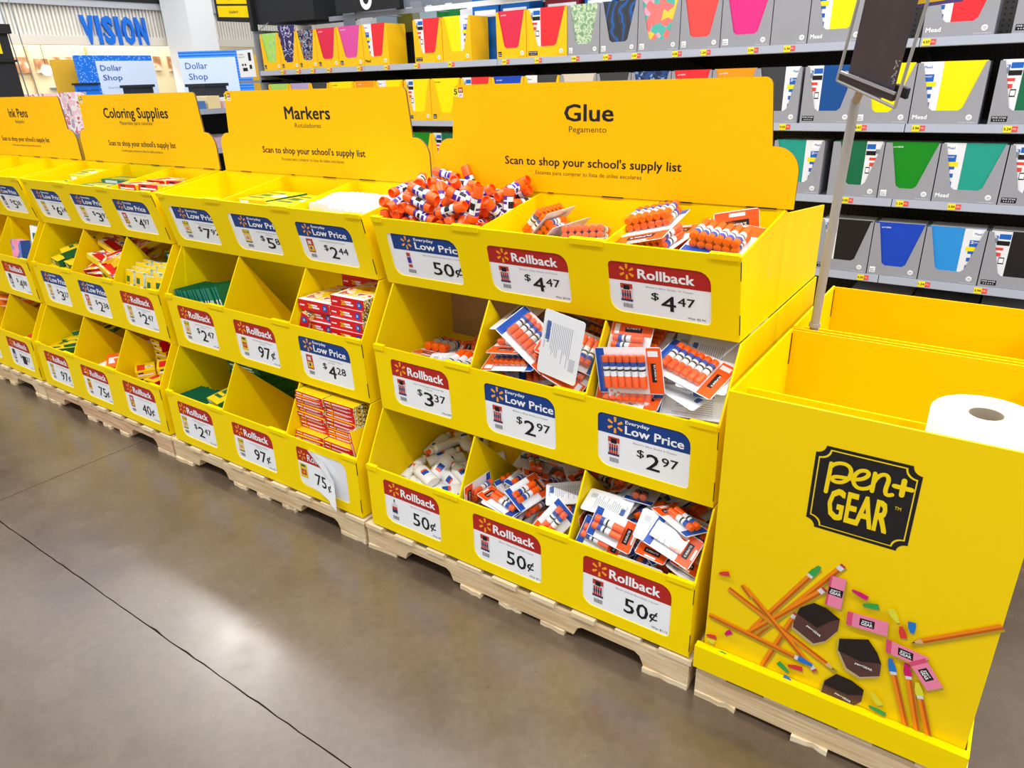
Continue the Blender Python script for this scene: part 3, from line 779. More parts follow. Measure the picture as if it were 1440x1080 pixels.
def cap(cx, cz, L, w, ang, mi):
    d = Vector((math.cos(math.radians(ang)), math.sin(math.radians(ang)))); c = Vector((cx, cz))
    a = c - d * L / 2; b = c + d * L * 0.0; e = c + d * L / 2
    poly([(q[0] + 0.002, q[1] - 0.004) for q in band_poly(a, e, w, w * 0.5)], 6)
    poly(band_poly(a, b, w), mi); poly(band_poly(b, e, w, w * 0.45), mi)
for a in ((1.277, 0.413, .026, .0062, -160, 9), (1.572, 0.483, .034, .006, 165, 10), (1.597, 0.463, .032, .007, 195, 7), (1.644, 0.458, .034, .007, -55, 11), (1.680, 0.444, .028, .0075, -80, 8), (1.665, 0.424, .030, .007, 110, 9), (1.468, 0.219, .034, .007, -170, 9), (1.442, 0.205, .032, .0068, -35, 7), (1.455, 0.178, .018, .006, -15, 8), (1.645, 0.222, .034, .0065, 130, 11), (1.652, 0.192, .036, .006, 170, 7), (1.303, 0.243, .022, .006, -130, 10), (1.262, 0.212, .026, .006, -170, 9), (1.262, 0.196, .020, .006, 180, 11), (1.296, 0.174, .018, .005, 10, 7)):
    cap(*a)
y = L_()
for x, z, a in ((1.478, 0.352, -28), (1.590, 0.298, -4), (1.562, 0.192, -14)):
    vs, fs, W, H = glyphs('pen+GEAR', 0.02); c, s_ = math.cos(math.radians(a)), math.sin(math.radians(a)); k = 0.036 / W
    g.add([(x + c * v[0] * k - s_ * v[1] * k, y, z + s_ * v[0] * k + c * v[1] * k) for v in vs], fs, 16)
g.build('printed_pencils_and_erasers', cols, fp)
# ------------------------------------------------------------------ notebook shelving behind the displays
YS = 2.56; LEV = [('A', 1.640), ('B', 1.275), ('C', 0.928), ('D', 0.545), ('E', 0.165)]
def pegboard():
    m, nt, b = nodes_of('dark_pegboard', 0.6, 0.3)
    tc = nt.nodes.new('ShaderNodeTexCoord'); mp = nt.nodes.new('ShaderNodeMapping'); mp.inputs['Scale'].default_value = (40, 40, 40)
    sx = nt.nodes.new('ShaderNodeSeparateXYZ'); nt.links.new(tc.outputs['Object'], mp.inputs[0]); nt.links.new(mp.outputs[0], sx.inputs[0])
    ds = []
    for k in ('X', 'Z'):
        f = nt.nodes.new('ShaderNodeMath'); f.operation = 'FRACT'; nt.links.new(sx.outputs[k], f.inputs[0])
        s = nt.nodes.new('ShaderNodeMath'); s.operation = 'SUBTRACT'; s.inputs[1].default_value = .5; nt.links.new(f.outputs[0], s.inputs[0])
        p = nt.nodes.new('ShaderNodeMath'); p.operation = 'POWER'; p.inputs[1].default_value = 2; nt.links.new(s.outputs[0], p.inputs[0]); ds.append(p)
    a = nt.nodes.new('ShaderNodeMath'); a.operation = 'ADD'; nt.links.new(ds[0].outputs[0], a.inputs[0]); nt.links.new(ds[1].outputs[0], a.inputs[1])
    c = nt.nodes.new('ShaderNodeMath'); c.operation = 'LESS_THAN'; c.inputs[1].default_value = .035; nt.links.new(a.outputs[0], c.inputs[0])
    mx = nt.nodes.new('ShaderNodeMix'); mx.data_type = 'RGBA'; mx.inputs[6].default_value = lin('#33312F'); mx.inputs[7].default_value = lin('#0A0A0A')
    nt.links.new(c.outputs[0], mx.inputs[0]); nt.links.new(mx.outputs[2], b.inputs['Base Color'])
    return m
PEG = pegboard()
TAGY = mat('price_tag_yellow', '#F5E11E', .5); TAGR = mat('price_tag_red', '#E2483C', .5)
TAGS = {'A': [-3.30, -3.12, -2.95, -2.77, -2.45, -2.18, -1.90, -1.60, -1.16, -.92, -.66, -.45, -.27, -.03, .13, .38, .56, .92, 1.17, 1.66, 1.9],
        'B': [.58, .94, 1.19, 1.55, 1.9], 'C': [.93, 1.18, 1.40, 1.71, 2.0], 'D': [1.06, 1.34, 1.58, 1.85], 'E': [1.2, 1.5]}
NUM = ['3.94', '5.24', '2.97', '0.50', '4.97', '1.24']
xb = [-3.56, -2.38, -1.20, -0.022, 1.16, 2.34, 3.52]
whatl = ['yellow cartons beside the black aisle sign', 'yellow cartons above the Markers header', 'the last yellow and first grey cartons above the Glue header', 'grey cartons right of the Glue header', 'grey cartons behind the sign pole at far right', 'grey cartons past the right edge']
for i in range(5):
    a, b = xb[i], xb[i + 1]
    t = empty('shelving_bay', (0, 0, 0), 'grey steel shelving bay holding ' + whatl[i], 'shelving', 'shelving bays behind the displays')
    MB().box(a, b, YS + .45, YS + .465, 0.02, 1.98 if i else 1.93).build('pegboard_panel', PEG, t)
    MB().box(a - .016, a + .016, YS + .40, YS + .449, 0, 2.35 if i else 1.93).build('upright', BLK if i else SHELFM, t)
    for nme, z in LEV:
        s = MB(); s.box(a + .002, b - .002, YS + .004, YS + .448, z - .028, z - .002)
        s.build('shelf', SHELFM, t)
        MB().prism([(YS - .002, z + .002), (YS - .006, z - .034), (YS - .001, z - .037), (YS + .003, z - .002), (YS + .003, z + .002)], 0, a + .002, b - .002).build('price_rail', STRIP, t)
        MB().prism([(YS + .02, z - .03), (YS + .43, z - .03), (YS + .43, z - .09)], 0, a + .018, a + .022).build('bracket', BLK, t)
        for k, x in enumerate(TAGS[nme]):
            if not (a < x < b): continue
            g = MB(); y = YS - .0065
            sl = 0.004 / .036
            g.quad((x, y - .0006, z - .031), (x + .032, y - .0006, z - .031), (x + .032, y + .002, z - .003), (x, y + .002, z - .003), 0)
            g.quad((x + .032, y - .0006, z - .027), (x + .054, y - .0006, z - .027), (x + .054, y + .002, z - .005), (x + .032, y + .002, z - .005), 1)
            g.text(NUM[(k + i) % 6], x + .003, z - .022, .026, .011, 2, .02, y - .001); g.text('10c', x + .036, z - .019, .014, .007, 3, .0, y - .001)
            g.build('price_tag', [TAGY, TAGR, BLACK, WHITE], t)
    if i == 0:
        MB().box(a - .018, a + .0, YS - .005, YS + .46, 0.0, 1.935).build('end_panel', SHELFM, t)

CY = mat('carton_yellow', '#FBC40A', .5, noise=.015); CG = mat('carton_grey', '#9A9CA6', .5, noise=.02); CIN = mat('carton_inside_kraft', '#B08A55', .8)
NB = {
 'lime': ramp_mat('cover_lime_dots', [(0, '#A9DE62'), (.80, '#B7DC8A'), (.9, '#9BC8A8')], 'voronoi', 60, .4),
 'galaxy': ramp_mat('cover_violet_swirl', [(0, '#3A2F6B'), (.42, '#2E2A5E'), (.52, '#D9D4EE'), (.56, '#3B3478'), (.66, '#2C6F86')], 'noise', 22, .4, 3),
 'dark_floral': ramp_mat('cover_dark_leaves', [(0, '#27254E'), (.4, '#2B2A55'), (.5, '#C9DCEB'), (.54, '#2A2850'), (.62, '#D86A3A'), (.68, '#2A2850')], 'noise', 34, .4, 2),
 'sage': ramp_mat('cover_sage_leaves', [(0, '#7FA585'), (.45, '#A9C9A4'), (.52, '#DCE6C8'), (.58, '#8BB294'), (.68, '#C3D8B0')], 'noise', 42, .4, 3),
 'slate_swirl': ramp_mat('cover_slate_contours', [(0, '#343C48'), (.47, '#39414E'), (.5, '#77808C'), (.53, '#343C48'), (.85, '#2A5CA8')], 'wave', 6, .4),
 'red': mat('cover_red', '#E8303A', .35), 'crimson': mat('cover_crimson', '#DE2E50', .35), 'coral': mat('cover_coral', '#EA4F4C', .35), 'magenta': mat('cover_magenta', '#E0318A', .35), 'pink': mat('cover_pink', '#DE52A6', .35),
 'yellow': mat('cover_yellow', '#FFE90A', .3), 'black': mat('cover_black', '#1E1E22', .35), 'charcoal': mat('cover_charcoal', '#3E4248', .35), 'navy': mat('cover_deep_blue', '#0C4E96', .35), 'blue': mat('cover_blue', '#1748C4', .35), 'sky': mat('cover_sky_blue', '#2C93E2', .35),
 'dgreen': mat('cover_dark_green', '#0E6B48', .35), 'green': mat('cover_green', '#0C8A22', .35), 'teal': mat('cover_teal', '#1E9E8E', .35), 'beige': mat('cover_beige', '#D8CFC0', .45), 'orange': mat('cover_orange', '#F39A1C', .35), 'lav': mat('cover_lavender', '#B7A6D6', .35),
 'check': ramp_mat('cover_blue_check', [(0, '#2B4C8A'), (.5, '#7FA0C8'), (.7, '#1E3054')], 'voronoi', 70, .4),
 'squares': ramp_mat('cover_colour_patches', [(0, '#E87A7A'), (.35, '#58B8B0'), (.6, '#F0CF4A'), (.8, '#F2A8C0')], 'voronoi', 26, .4),
}
MBLUE = mat('strip_blue', '#1C63C4', .4); PWH = mat('strip_white', '#E9ECF4', .4); PAGES = mat('page_edges', '#E6E3DC', .8); WIRE = mat('spiral_wire', '#3A3A40', .3, metal=.8)
def carton_notebook(level, x0, x1, box, style, cover, clabel, nlabel, zz=None, h=.262, notch=(.07, .27, .73, .95, .225), dy=0, tall=0.0, empty_=False, bdepth=.19):
    z0 = dict(LEV)[level] + .0005; w = x1 - x0 - .003; Y = YS + .008 + dy
    col = CY if box == 'y' else CG
    t = empty('notebook_carton', (x0 + .0015, Y, z0), clabel, 'display carton', 'cartons of notebooks on the shelves')
    a, b, c, d, v = notch
    b_ = MB(); th = .003
    if empty_:
        b_.box(0, w, 0, th, 0, h)
    else:
        r = .012
        b_.prism([(0, 0), (w, 0), (w, h), (w * d, h), (w * c + r * .3, h * v + r), (w * c - r, h * v), (w * b + r, h * v), (w * b - r * .3, h * v + r), (w * a, h), (0, h)], 1, 0, th)
    b_.build('front_panel', col, t)
    s = MB(); s.box(0, th, th, bdepth, 0, h); s.box(w - th, w, th, bdepth, 0, h); s.box(th, w - th, bdepth - th, bdepth, 0, h * .98); s.box(th, w - th, th, bdepth - th, 0, .003)
    s.build('carton_sides', [col], t)
    p = MB(); y = -.0006; ink = 0 if box == 'g' else 1
    n = 14; cx, cz, rr = w * .86, h * .115, .0125
    p.add([(cx + rr * math.cos(2 * math.pi * k / n), y, cz + rr * math.sin(2 * math.pi * k / n)) for k in range(n)], [tuple(reversed(range(n)))], 0)
    p.text('100%', cx, cz - .001, .015, .0045, 2, .02, y - .0003, 'C'); p.text('PAPER', cx, cz - .0075, .014, .0038, 2, .0, y - .0003, 'C')
    p.text('Compact Notebook', w * .96, h * .028, w * .24, .0035, ink, 0, y, 'R')
    if style == 'mead': p.text('Mead', w * .045, h * .085, w * .21, .018, ink, .035, y)
    elif style == 'star':
        p.quad((w * .04, y, h * .045), (w * .27, y, h * .045), (w * .27, y, h * .135), (w * .04, y, h * .135), 1)
        p.text('FIVE STAR', w * .155, h * .098, w * .2, .006, 3, .02, y - .0003, 'C')
        for k in range(5):
            q = w * (.085 + .035 * k); p.add([(q + .0032 * (1 if j % 2 == 0 else .45) * math.sin(j * math.pi / 5), y - .0003, h * .07 + .0032 * (1 if j % 2 == 0 else .45) * math.cos(j * math.pi / 5)) for j in range(10)], [tuple(reversed(range(10)))], 3)
    elif style in ('pg', 'none') and not empty_:
        p.quad((w * .045, y, h * .05), (w * .16, y, h * .05), (w * .16, y, h * .16), (w * .045, y, h * .16), ink)
        p.text('pen+', w * .10, h * .108, w * .085, .006, 2 if ink == 0 else 3, .02, y - .0003, 'C'); p.text('GEAR', w * .10, h * .065, w * .085, .007, 2 if ink == 0 else 3, .02, y - .0003, 'C')
    p.build('printed_marks', [WHITE, BLACK, GREYINK, PWH], t)
    if empty_: return
    # notebooks: one front copy seen through the cut-out, more behind it
    nh = h * 1.0 + tall; nw = w - .016
    nb = empty('notebook', (x0 + .0015 + .008, Y + .007, z0 + .004), nlabel, 'notebook', 'notebooks standing in the cartons')
    cm = NB[cover]
    MB().box(0, nw, .001, .009, 0, nh - .004).build('pages', PAGES, nb)
    MB().box(-.001, nw + .001, 0, .0009, 0, nh).build('front_cover', cm, nb)
    MB().box(-.001, nw + .001, .0092, .0101, 0, nh).build('back_cover', cm, nb)
    if style in ('mead', 'meadr', 'star', 'starr'):
        p = MB(); y = -.0004
        right = style in ('meadr', 'starr')
        f = (lambda u0, u1, v0, v1, mi, dd=0.0: p.quad(*[((nw * (1 - u) if right else nw * u), y - dd, nh * v) for u, v in (((u0, v0), (u1, v0), (u1, v1), (u0, v1)) if not right else ((u1, v0), (u0, v0), (u0, v1), (u1, v1)))], mi))
        if style.startswith('mead'):
            f(0, .36, 0, 1, 0); f(.03, .24, .12, .80, 1, .0002); f(.05, .22, .86, .98, 4, .0002)
            for q in (.20, .34, .48): f(.17, .26, q, q + .07, 0, .0004)
            f(.12, .29, .60, .68, 5, .0004)
            p.text('2', nw * (.78 if right else .045), nh * .74, nw * .05, .012, 4, .03, y - .0005); p.text('POCKET', nw * (.84 if right else .10), nh * .75, nw * .11, .006, 4, .02, y - .0005)
            p.text('Mead', nw * (.82 if right else .07), nh * .895, nw * .12, .011, 1, .02, y - .0005)
        else:
            f(0, .33, 0, 1, 0); f(.14, .32, .86, .95, 1, .0002); f(.12, .32, .75, .83, 2, .0002); f(.02, .13, .78, .86, 6, .0002)
            f(.10, .24, .66, .71, 3, .0002); f(.12, .22, .55, .62, 3, .0002); f(.20, .29, .42, .54, 2, .0003); f(.21, .28, .44, .52, 4, .0004); f(.12, .18, .36, .44, 5, .0002)
            p.text('3', nw * (.80 if right else .08), nh * .865, nw * .05, .014, 1, .03, y - .0005)
        p.build('printed_strip', [PWH, MBLUE, BLACK, TAGR, WHITE, TAGY, SHELFM], nb)
        wr = MB()
        sx = nw + .001 if not right else -.001
        for k in range(18):
            z = nh * (.04 + .92 * k / 17)
            wr.box(sx - .003, sx + .003, -.003, .012, z - .0012, z + .0012)
        wr.build('spiral_wire', WIRE, nb)
    else:
        p = MB()
        if cover in ('red', 'crimson', 'coral', 'green', 'blue', 'yellow', 'magenta', 'pink', 'orange'):
            p.text('pen+GEAR', nw * .12, nh * .90, nw * .2, .007, 0 if cover != 'yellow' else 1, .02, -.0006)
            p.build('printed_name', [WHITE, BLACK], nb)
    for k in range(1, 3):
        pass
    MB().box(0, nw, .014, bdepth - .022, 0, nh - .006).build('stacked_copies', PAGES, nb)

GN = dict(y='yellow', g='grey')
CN = dict(lime='lime green dotted', galaxy='violet swirl-patterned', dark_floral='dark navy patterned', sage='sage green leafy', slate_swirl='slate swirl-patterned', dgreen='dark green', navy='deep blue', sky='sky blue', lav='lavender', beige='beige', check='blue checked', squares='multicoloured patchwork')
SH = dict(A='top shelf', B='second shelf', C='third shelf', D='fourth shelf')
seen = {}
def CNB(level, x0, x1, box, style, cover, where, **kw):
    c = CN.get(cover, cover)
    st = {'mead': ' with blue left strip', 'meadr': ' with blue right strip', 'star': ' with white left strip', 'starr': ' with white right strip'}.get(style, '')
    cs = {'meadr': 'mead', 'starr': 'star'}.get(style, style)
    carton_notebook(level, x0, x1, box, style, cover, f'{GN[box]} carton of {c} notebooks, {SH[level]}, {where}', f'{c} notebook{st}, {SH[level]}, {where}', **kw)
A = 'A'
CNB(A, -3.516, -3.300, 'y', 'pg', 'lime', 'first from the left')
CNB(A, -3.298, -3.086, 'y', 'pg', 'galaxy', 'second from the left', tall=.045, notch=(.02, .25, .68, .96, .20))
CNB(A, -3.084, -2.874, 'y', 'pg', 'dark_floral', 'third from the left')
CNB(A, -2.872, -2.641, 'y', 'pg', 'crimson', 'fourth from the left')
CNB(A, -2.639, -2.383, 'y', 'pg', 'pink', 'fifth from the left')
CNB(A, -2.381, -2.138, 'y', 'mead', 'red', 'left of the gap')
CNB(A, -1.897, -1.648, 'y', 'star', 'red', 'right of the gap')
CNB(A, -1.646, -1.409, 'y', 'meadr', 'yellow', 'above the Markers header')
CNB(A, -1.209, -.985, 'y', 'pg', 'crimson', 'left of the last yellow carton')
CNB(A, -.983, -.697, 'y', 'star', 'red', 'last before the grey cartons')
CNB(A, -.695, -.483, 'g', 'pg', 'sage', 'first grey carton')
CNB(A, -.481, -.246, 'g', 'pg', 'slate_swirl', 'second grey carton')
CNB(A, -.244, .001, 'g', 'pg', 'squares', 'third grey carton')
CNB(A, .003, .225, 'g', 'pg', 'coral', 'fourth grey carton')
CNB(A, .227, .484, 'g', 'pg', 'magenta', 'above the Glue header corner')
carton_notebook(A, .486, .662, 'g', 'none', 'red', 'plain grey carton turned backwards on the top shelf', '', empty_=True)
CNB(A, .664, .920, 'g', 'mead', 'yellow', 'left of the sign pole')
CNB(A, 1.160, 1.439, 'g', 'mead', 'red', 'right of the sign holder')
CNB(A, 1.500, 1.76, 'g', 'star', 'yellow', 'at the right edge')
B = 'B'
x = -3.50
for k, (cv, sty, bx, wd) in enumerate([('lime', 'pg', 'y', .25), ('lav', 'pg', 'y', .25), ('charcoal', 'pg', 'y', .2), ('yellow', 'pg', 'y', .27), ('orange', 'pg', 'y', .22), ('yellow', 'mead', 'y', .26)]):
    CNB(B, x, x + wd, bx, sty, cv, 'top just visible over the Markers header' if k > 2 else 'top visible left of the Markers header', h=.262); x += wd + .003
CNB(B, -2.02, -1.782, 'y', 'star', 'yellow', 'partly behind the Markers header corner')
CNB(B, -1.78, -1.52, 'y', 'pg', 'yellow', 'in the gap between the two headers', notch=(.10, .32, .66, .97, .2))
x = -1.515
for cv, sty, bx, wd in [('red', 'star', 'y', .25), ('blue', 'pg', 'y', .25), ('charcoal', 'mead', 'y', .26), ('beige', 'pg', 'g', .25), ('charcoal', 'pg', 'g', .22), ('check', 'pg', 'g', .24), ('red', 'pg', 'g', .23), ('orange', 'pg', 'g', .24)]:
    CNB(B, x, x + wd, bx, sty, cv, 'top just visible over the Glue header'); x += wd + .002
CNB(B, .435, .660, 'g', 'meadr', 'charcoal', 'by the Glue header end')
CNB(B, .672, .922, 'g', 'star', 'navy', 'behind the sign pole')
CNB(B, .931, 1.166, 'g', 'pg', 'yellow', 'half hidden by the sign holder', notch=(.10, .32, .66, .97, .2))
CNB(B, 1.168, 1.450, 'g', 'mead', 'yellow', 'right of the sign holder')
CNB(B, 1.484, 1.75, 'g', 'star', 'dgreen', 'at the right edge')
C_ = 'C'
for k, (cv, sty) in enumerate([('green', 'pg'), ('dgreen', 'star'), ('green', 'pg'), ('teal', 'mead')]):
    CNB(C_, -2.05 + k * .25, -1.80 + k * .25, 'y', sty, cv, ('first', 'second', 'third', 'fourth')[k] + ' glimpsed between the two headers')
CNB(C_, .560, .812, 'g', 'meadr', 'teal', 'by the Glue header end')
CNB(C_, .850, 1.086, 'g', 'starr', 'dgreen', 'behind the sign pole', notch=(.14, .36, .72, .97, .225))
CNB(C_, 1.088, 1.323, 'g', 'pg', 'green', 'right of the sign pole', notch=(.12, .33, .68, .97, .2))
CNB(C_, 1.325, 1.590, 'g', 'mead', 'teal', 'second right of the sign pole')
CNB(C_, 1.592, 1.85, 'g', 'star', 'navy', 'at the right edge')
CNB('D', .84, 1.096, 'g', 'star', 'black', 'right behind the sign pole')
CNB('D', 1.098, 1.330, 'g', 'pg', 'blue', 'second right of the sign pole', notch=(.10, .28, .72, .97, .2))
CNB('D', 1.332, 1.585, 'g', 'meadr', 'sky', 'above the tall yellow boxes')
CNB('D', 1.587, 1.86, 'g', 'star', 'black', 'at the right edge')
for k in range(4):
    t = empty('paper_box', (0, 0, 0), ('grey', 'black', 'pale grey', 'white')[k] + ' flat box on the bottom shelf, ' + ('left', 'second', 'third', 'right')[k] + ' behind the tall yellow boxes', 'box', 'boxes on the bottom shelf')
    x0 = 1.02 + k * .30
    MB().box(x0, x0 + .285, YS + .02, YS + .33, .166, .40).build('box_body', [CG, BLK, mat('pale_grey_board', '#A9ACB6', .5), PWH][k], t)
    MB().box(x0 - .002, x0 + .287, YS + .018, YS + .332, .40, .425).build('box_lid', [PWH, CG, PWH, mat('pale_grey_board', '#A9ACB6', .5)][k], t)

# top rail with hooks, peg goods and signs above the top shelf
t = empty('hanging_rail', (0, 0, 0), 'grey and white hook rail above the yellow cartons', 'rail')
MB().box(-2.80, -1.86, YS + .10, YS + .115, 1.955, 1.985).build('grey_rail', SHELFM, t)
MB().box(-1.86, -.40, YS + .10, YS + .112, 1.955, 1.985).build('white_rail', mat('white_painted_metal', '#DDE2EC', .35), t)
MB().box(-2.84, -2.77, YS + .28, YS + .34, 1.66, 2.45).build('slotted_post', SHELFM, t)
for x in (-2.3, -1.86, -1.3): MB().cyl((x, YS + .112, 1.965), (x, YS + .45, 1.965), .005, n=6).build('hook_arm', SILVER, t)
MB().quad((-1.93, YS + .08, 1.78), (-1.83, YS + .08, 1.78), (-1.87, YS + .08, 2.02), (-1.97, YS + .08, 2.02)).build('clear_tag_holder', clear_mat('clear_holder', .25), t)
g = MB().box(-3.52, .6, YS + .452, YS + .46, 1.985, 2.6).build('wire_backing', SHELFM, t)
hg = [(-2.72, .10, 1.86, 1.99, PWH, 'white'), (-2.55, .20, 1.86, 1.99, mat('pale_blue_bag', '#9DB7C9', .4), 'pale blue'), (-2.33, .20, 1.86, 2.0, mat('olive_bag', '#6B6A1C', .4), 'olive'), (-2.12, .16, 1.87, 2.0, mat('pale_blue_bag', '#9DB7C9', .4), 'light blue'), (-1.96, .20, 1.86, 2.0, mat('bag_green', '#1C7A3A', .4), 'green'), (-1.75, .15, 1.86, 1.97, PWH, 'cream white')]
for x, w, z0, z1, mm, nm in hg:
    t = empty('peg_pack', (x, YS + .34, 0), nm + ' hanging pack above the yellow cartons on the top shelf', 'hanging pack', 'packs hung above the yellow cartons')
    MB().box(0, w, 0, .03, z0, z1).build('pack_body', mm, t); MB().box(w * .35, w * .65, .012, .016, z1, z1 + .02).build('hang_tab', PWH, t)
for k, (x, w, mm, nm) in enumerate([(-1.55, .21, mat('bin_blue', '#0F5FB0', .35), 'blue'), (-1.32, .22, mat('bin_blue', '#0F5FB0', .35), 'bright blue'), (-.98, .24, mat('pack_maroon', '#7A2232', .4), 'maroon and white'), (-.70, .2, mat('bin_blue', '#0F5FB0', .35), 'dark blue'), (-.47, .22, SHELFM, 'grey')]):
    t = empty('stock_box', (x, YS + .22, 0), nm + ' box standing behind the cartons at the top edge, ' + ('first', 'second', 'third', 'fourth', 'fifth')[k] + ' from left', 'box', 'boxes behind the top cartons')
    MB().box(0, w, 0, .16, 1.645, 2.06).build('box_body', mm, t); MB().box(.02, w - .02, -.002, 0, 1.90, 1.94).build('printed_band', PWH, t)
t = empty('aisle_number_sign', (-2.66, YS + .05, 1.99), 'black sign with a white ring hanging on the rail at the top edge', 'sign')
MB().box(0, .62, 0, .012, 0, .30).build('sign_board', BLK, t)
g = MB()
for k in range(20):
    a0, a1 = 2 * math.pi * k / 20, 2 * math.pi * (k + 1) / 20
    g.quad(*[(.31 + r * math.cos(a), -.001, .075 + r * 1.15 * math.sin(a)) for r, a in ((.028, a0), (.058, a0), (.058, a1), (.028, a1))])
g.build('ring_print', WHITE, t)
t = empty('wall_bracket_sign', (-1.22, YS + .05, 2.005), 'dark hanging sign at the top edge right of the ring sign', 'sign')
MB().box(0, .5, 0, .012, 0, .2).build('sign_board', BLK, t); MB().box(-.004, .504, -.003, .0, -.006, 0).build('lower_frame', SILVER, t)
# black canopy at the end of the run with yellow category plates
t = empty('aisle_end_canopy', (0, 0, 0), 'black steel canopy and post with yellow category plates at the end of the shelving', 'aisle sign')
MB().box(-3.55, -2.86, YS + .02, YS + .44, 1.975, 2.4).build('canopy', BLK, t)
MB().prism([(-4.04, 2.03), (-3.56, 1.99), (-3.56, 2.5), (-4.04, 2.5)], 1, YS + .02, YS + .06).build('sign_panel', BLK, t)
MB().box(-3.585, -3.545, YS - .01, YS + .03, 1.93, 2.5).build('post', BLK, t)
MB().cyl((-3.40, YS + .02, 1.98), (-3.53, YS + .02, 1.93), .004, n=6).build('stay', SILVER, t)
for z0, tx in ((2.060, 'Folders'), (2.155, 'Planners')):
    p = MB(); y = YS + .018
    p.prism([(-4.005, z0 - .002), (-3.61, z0 - .030), (-3.61, z0 + .052), (-4.005, z0 + .078)], 1, y - .002, y)
    o = p.build('category_plate', YEL, t)
    l = MB(); l.text(tx, -3.80, z0 + .012, .11, .02, 0, .01, y - .003, 'C'); l.build('lettering', BLACK, o)
t = empty('notice_card', (0, 0, 0), 'white notice card with black icons left of the shelving end', 'sign')
MB().box(-3.80, -3.60, YS - .02, YS - .014, 1.60, 1.80).build('card', WHITE, t)
g = MB(); y = YS - .021
for a, b, c, d in ((-3.66, -3.625, 1.72, 1.78), (-3.755, -3.735, 1.685, 1.70), (-3.72, -3.70, 1.685, 1.70), (-3.75, -3.69, 1.645, 1.67), (-3.66, -3.63, 1.66, 1.69)): g.quad((a, y, c), (b, y, c), (b, y, d), (a, y, d))
g.text('SCHOOL', -3.785, 1.765, .07, .008, 0, 0, y); g.text('SUPPLY LIST', -3.785, 1.745, .08, .008, 0, 0, y)
g.build('printed_icons', BLACK, t)
MB().box(-3.83, -3.56, YS - .012, YS + .2, 1.555, 1.575).build('ledge', SHELFM, t)
# ------------------------------------------------------------------ sign holder on a pole between the tall boxes
t = empty('sign_holder', (0, 0, 0), 'grey pole with a dark sign in a wire frame between the two tall yellow boxes', 'sign holder')
top = Vector((1.316, .524, 1.466))
MB().cyl((1.276, .541, .40), top, .0115, n=16).build('pole', POLEM, t, smooth=True)
MB().cyl((1.2945, .5332, .893), (1.2948, .533, .903), .0150, n=16).build('collar', POLEM, t)
O = Vector((1.286, .475, 1.512)); Ud = Vector((.140, -.060, -.050)); Vd = Vector((.13, -.22, .98)).normalized() * .30; Nn = Ud.cross(Vd).normalized()
if Nn.y > 0: Nn = -Nn
def F3(u, v, n=0): return O + Ud * u + Vd * v + Nn * n
def slab(name, u0, u1, v0, v1, n0, n1, mm, par=t):
    b = MB(); vs = [F3(u, v, n) for u in (u0, u1) for v in (v0, v1) for n in (n0, n1)]
    b.add(vs, [(0, 1, 3, 2), (4, 6, 7, 5), (0, 4, 5, 1), (2, 3, 7, 6), (0, 2, 6, 4), (1, 5, 7, 3)]); return b.build(name, mm, par)
slab('sign_board', .12, .88, .06, 1.0, 0, .002, mat('worn_dark_board', '#4A4144', .3, noise=.12, nscale=30))
slab('bottom_channel', .03, .93, .0, .055, -.010, .012, mat('dark_channel', '#3A3538', .35))
slab('channel_lip', .02, .95, .050, .066, .008, .014, SILVER)
slab('clip', .86, 1.06, .03, .10, -.012, -.002, BLK)
w = MB()
pts = [F3(.10, 1.0, .010), F3(.0, -.01, .010), F3(1.0, -.03, .012), F3(1.07, 1.0, .010)]
for a, b in zip(pts[:-1], pts[1:]): w.cyl(a, b, .0035, n=8)
w.build('wire_frame', POLEM, t, smooth=True)
w = MB(); w.cyl(top - Vector((0, 0, .004)), F3(.38, -.01, 0), .010, .009, n=12); w.cyl(F3(.15, -.02, 0), F3(.7, -.02, 0), .006, n=8); w.build('mounting_plate', POLEM, t)
sc_ = MB(); rnd = random.Random(4)
for k in range(26):
    u, v = .84 - rnd.random() * .06, .10 + .16 * k / 26
    sc_.add([F3(u, v, .0025), F3(u + .03, v + .004, .0025), F3(u + .02, v + .012, .0025)], [(0, 1, 2)])
sc_.build('scratched_patch', SILVER, t)
t = empty('hanging_flyer', (0, 0, 0), 'yellow and purple card at the top edge beside the sign holder', 'sign')
f = MB().prism([(1.335, 1.640), (1.505, 1.652), (1.515, 1.78), (1.345, 1.78)], 1, .455, .457); f.build('card', mat('violet_border', '#5B4A86', .4), t)
MB().prism([(1.418, 1.652), (1.500, 1.659), (1.508, 1.76), (1.425, 1.76)], 1, .4543, .4550).build('printed_face', mat('flyer_yellow', '#F0C234', .4), t)
# ------------------------------------------------------------------ the far side of the store
WALLW = mat('white_painted_wall', '#EEF1F4', .6); CREAM = mat('cream_panel', '#E8E0D2', .6); BUL = mat('sign_blue', '#1572E0', .35)
w = MB().box(-26, 12, 15.9, 16.1, -.02, 6.2).build('wall_back', WALLW); tag(w, kind='structure')
w = MB().box(11.9, 12.1, -8, 16, -.02, 6.2).build('wall_right', WALLW); tag(w, kind='structure')
w = MB().box(-26, 12, -8.1, -7.9, -.02, 6.2).build('wall_front', WALLW); tag(w, kind='structure')
XV = -14.0
w = MB().box(XV - 4.2, XV - 4.0, -8, 16, -.02, 6.2).build('wall_left', mat('warm_shop_wall', '#F2E6C8', .6)); tag(w, kind='structure')
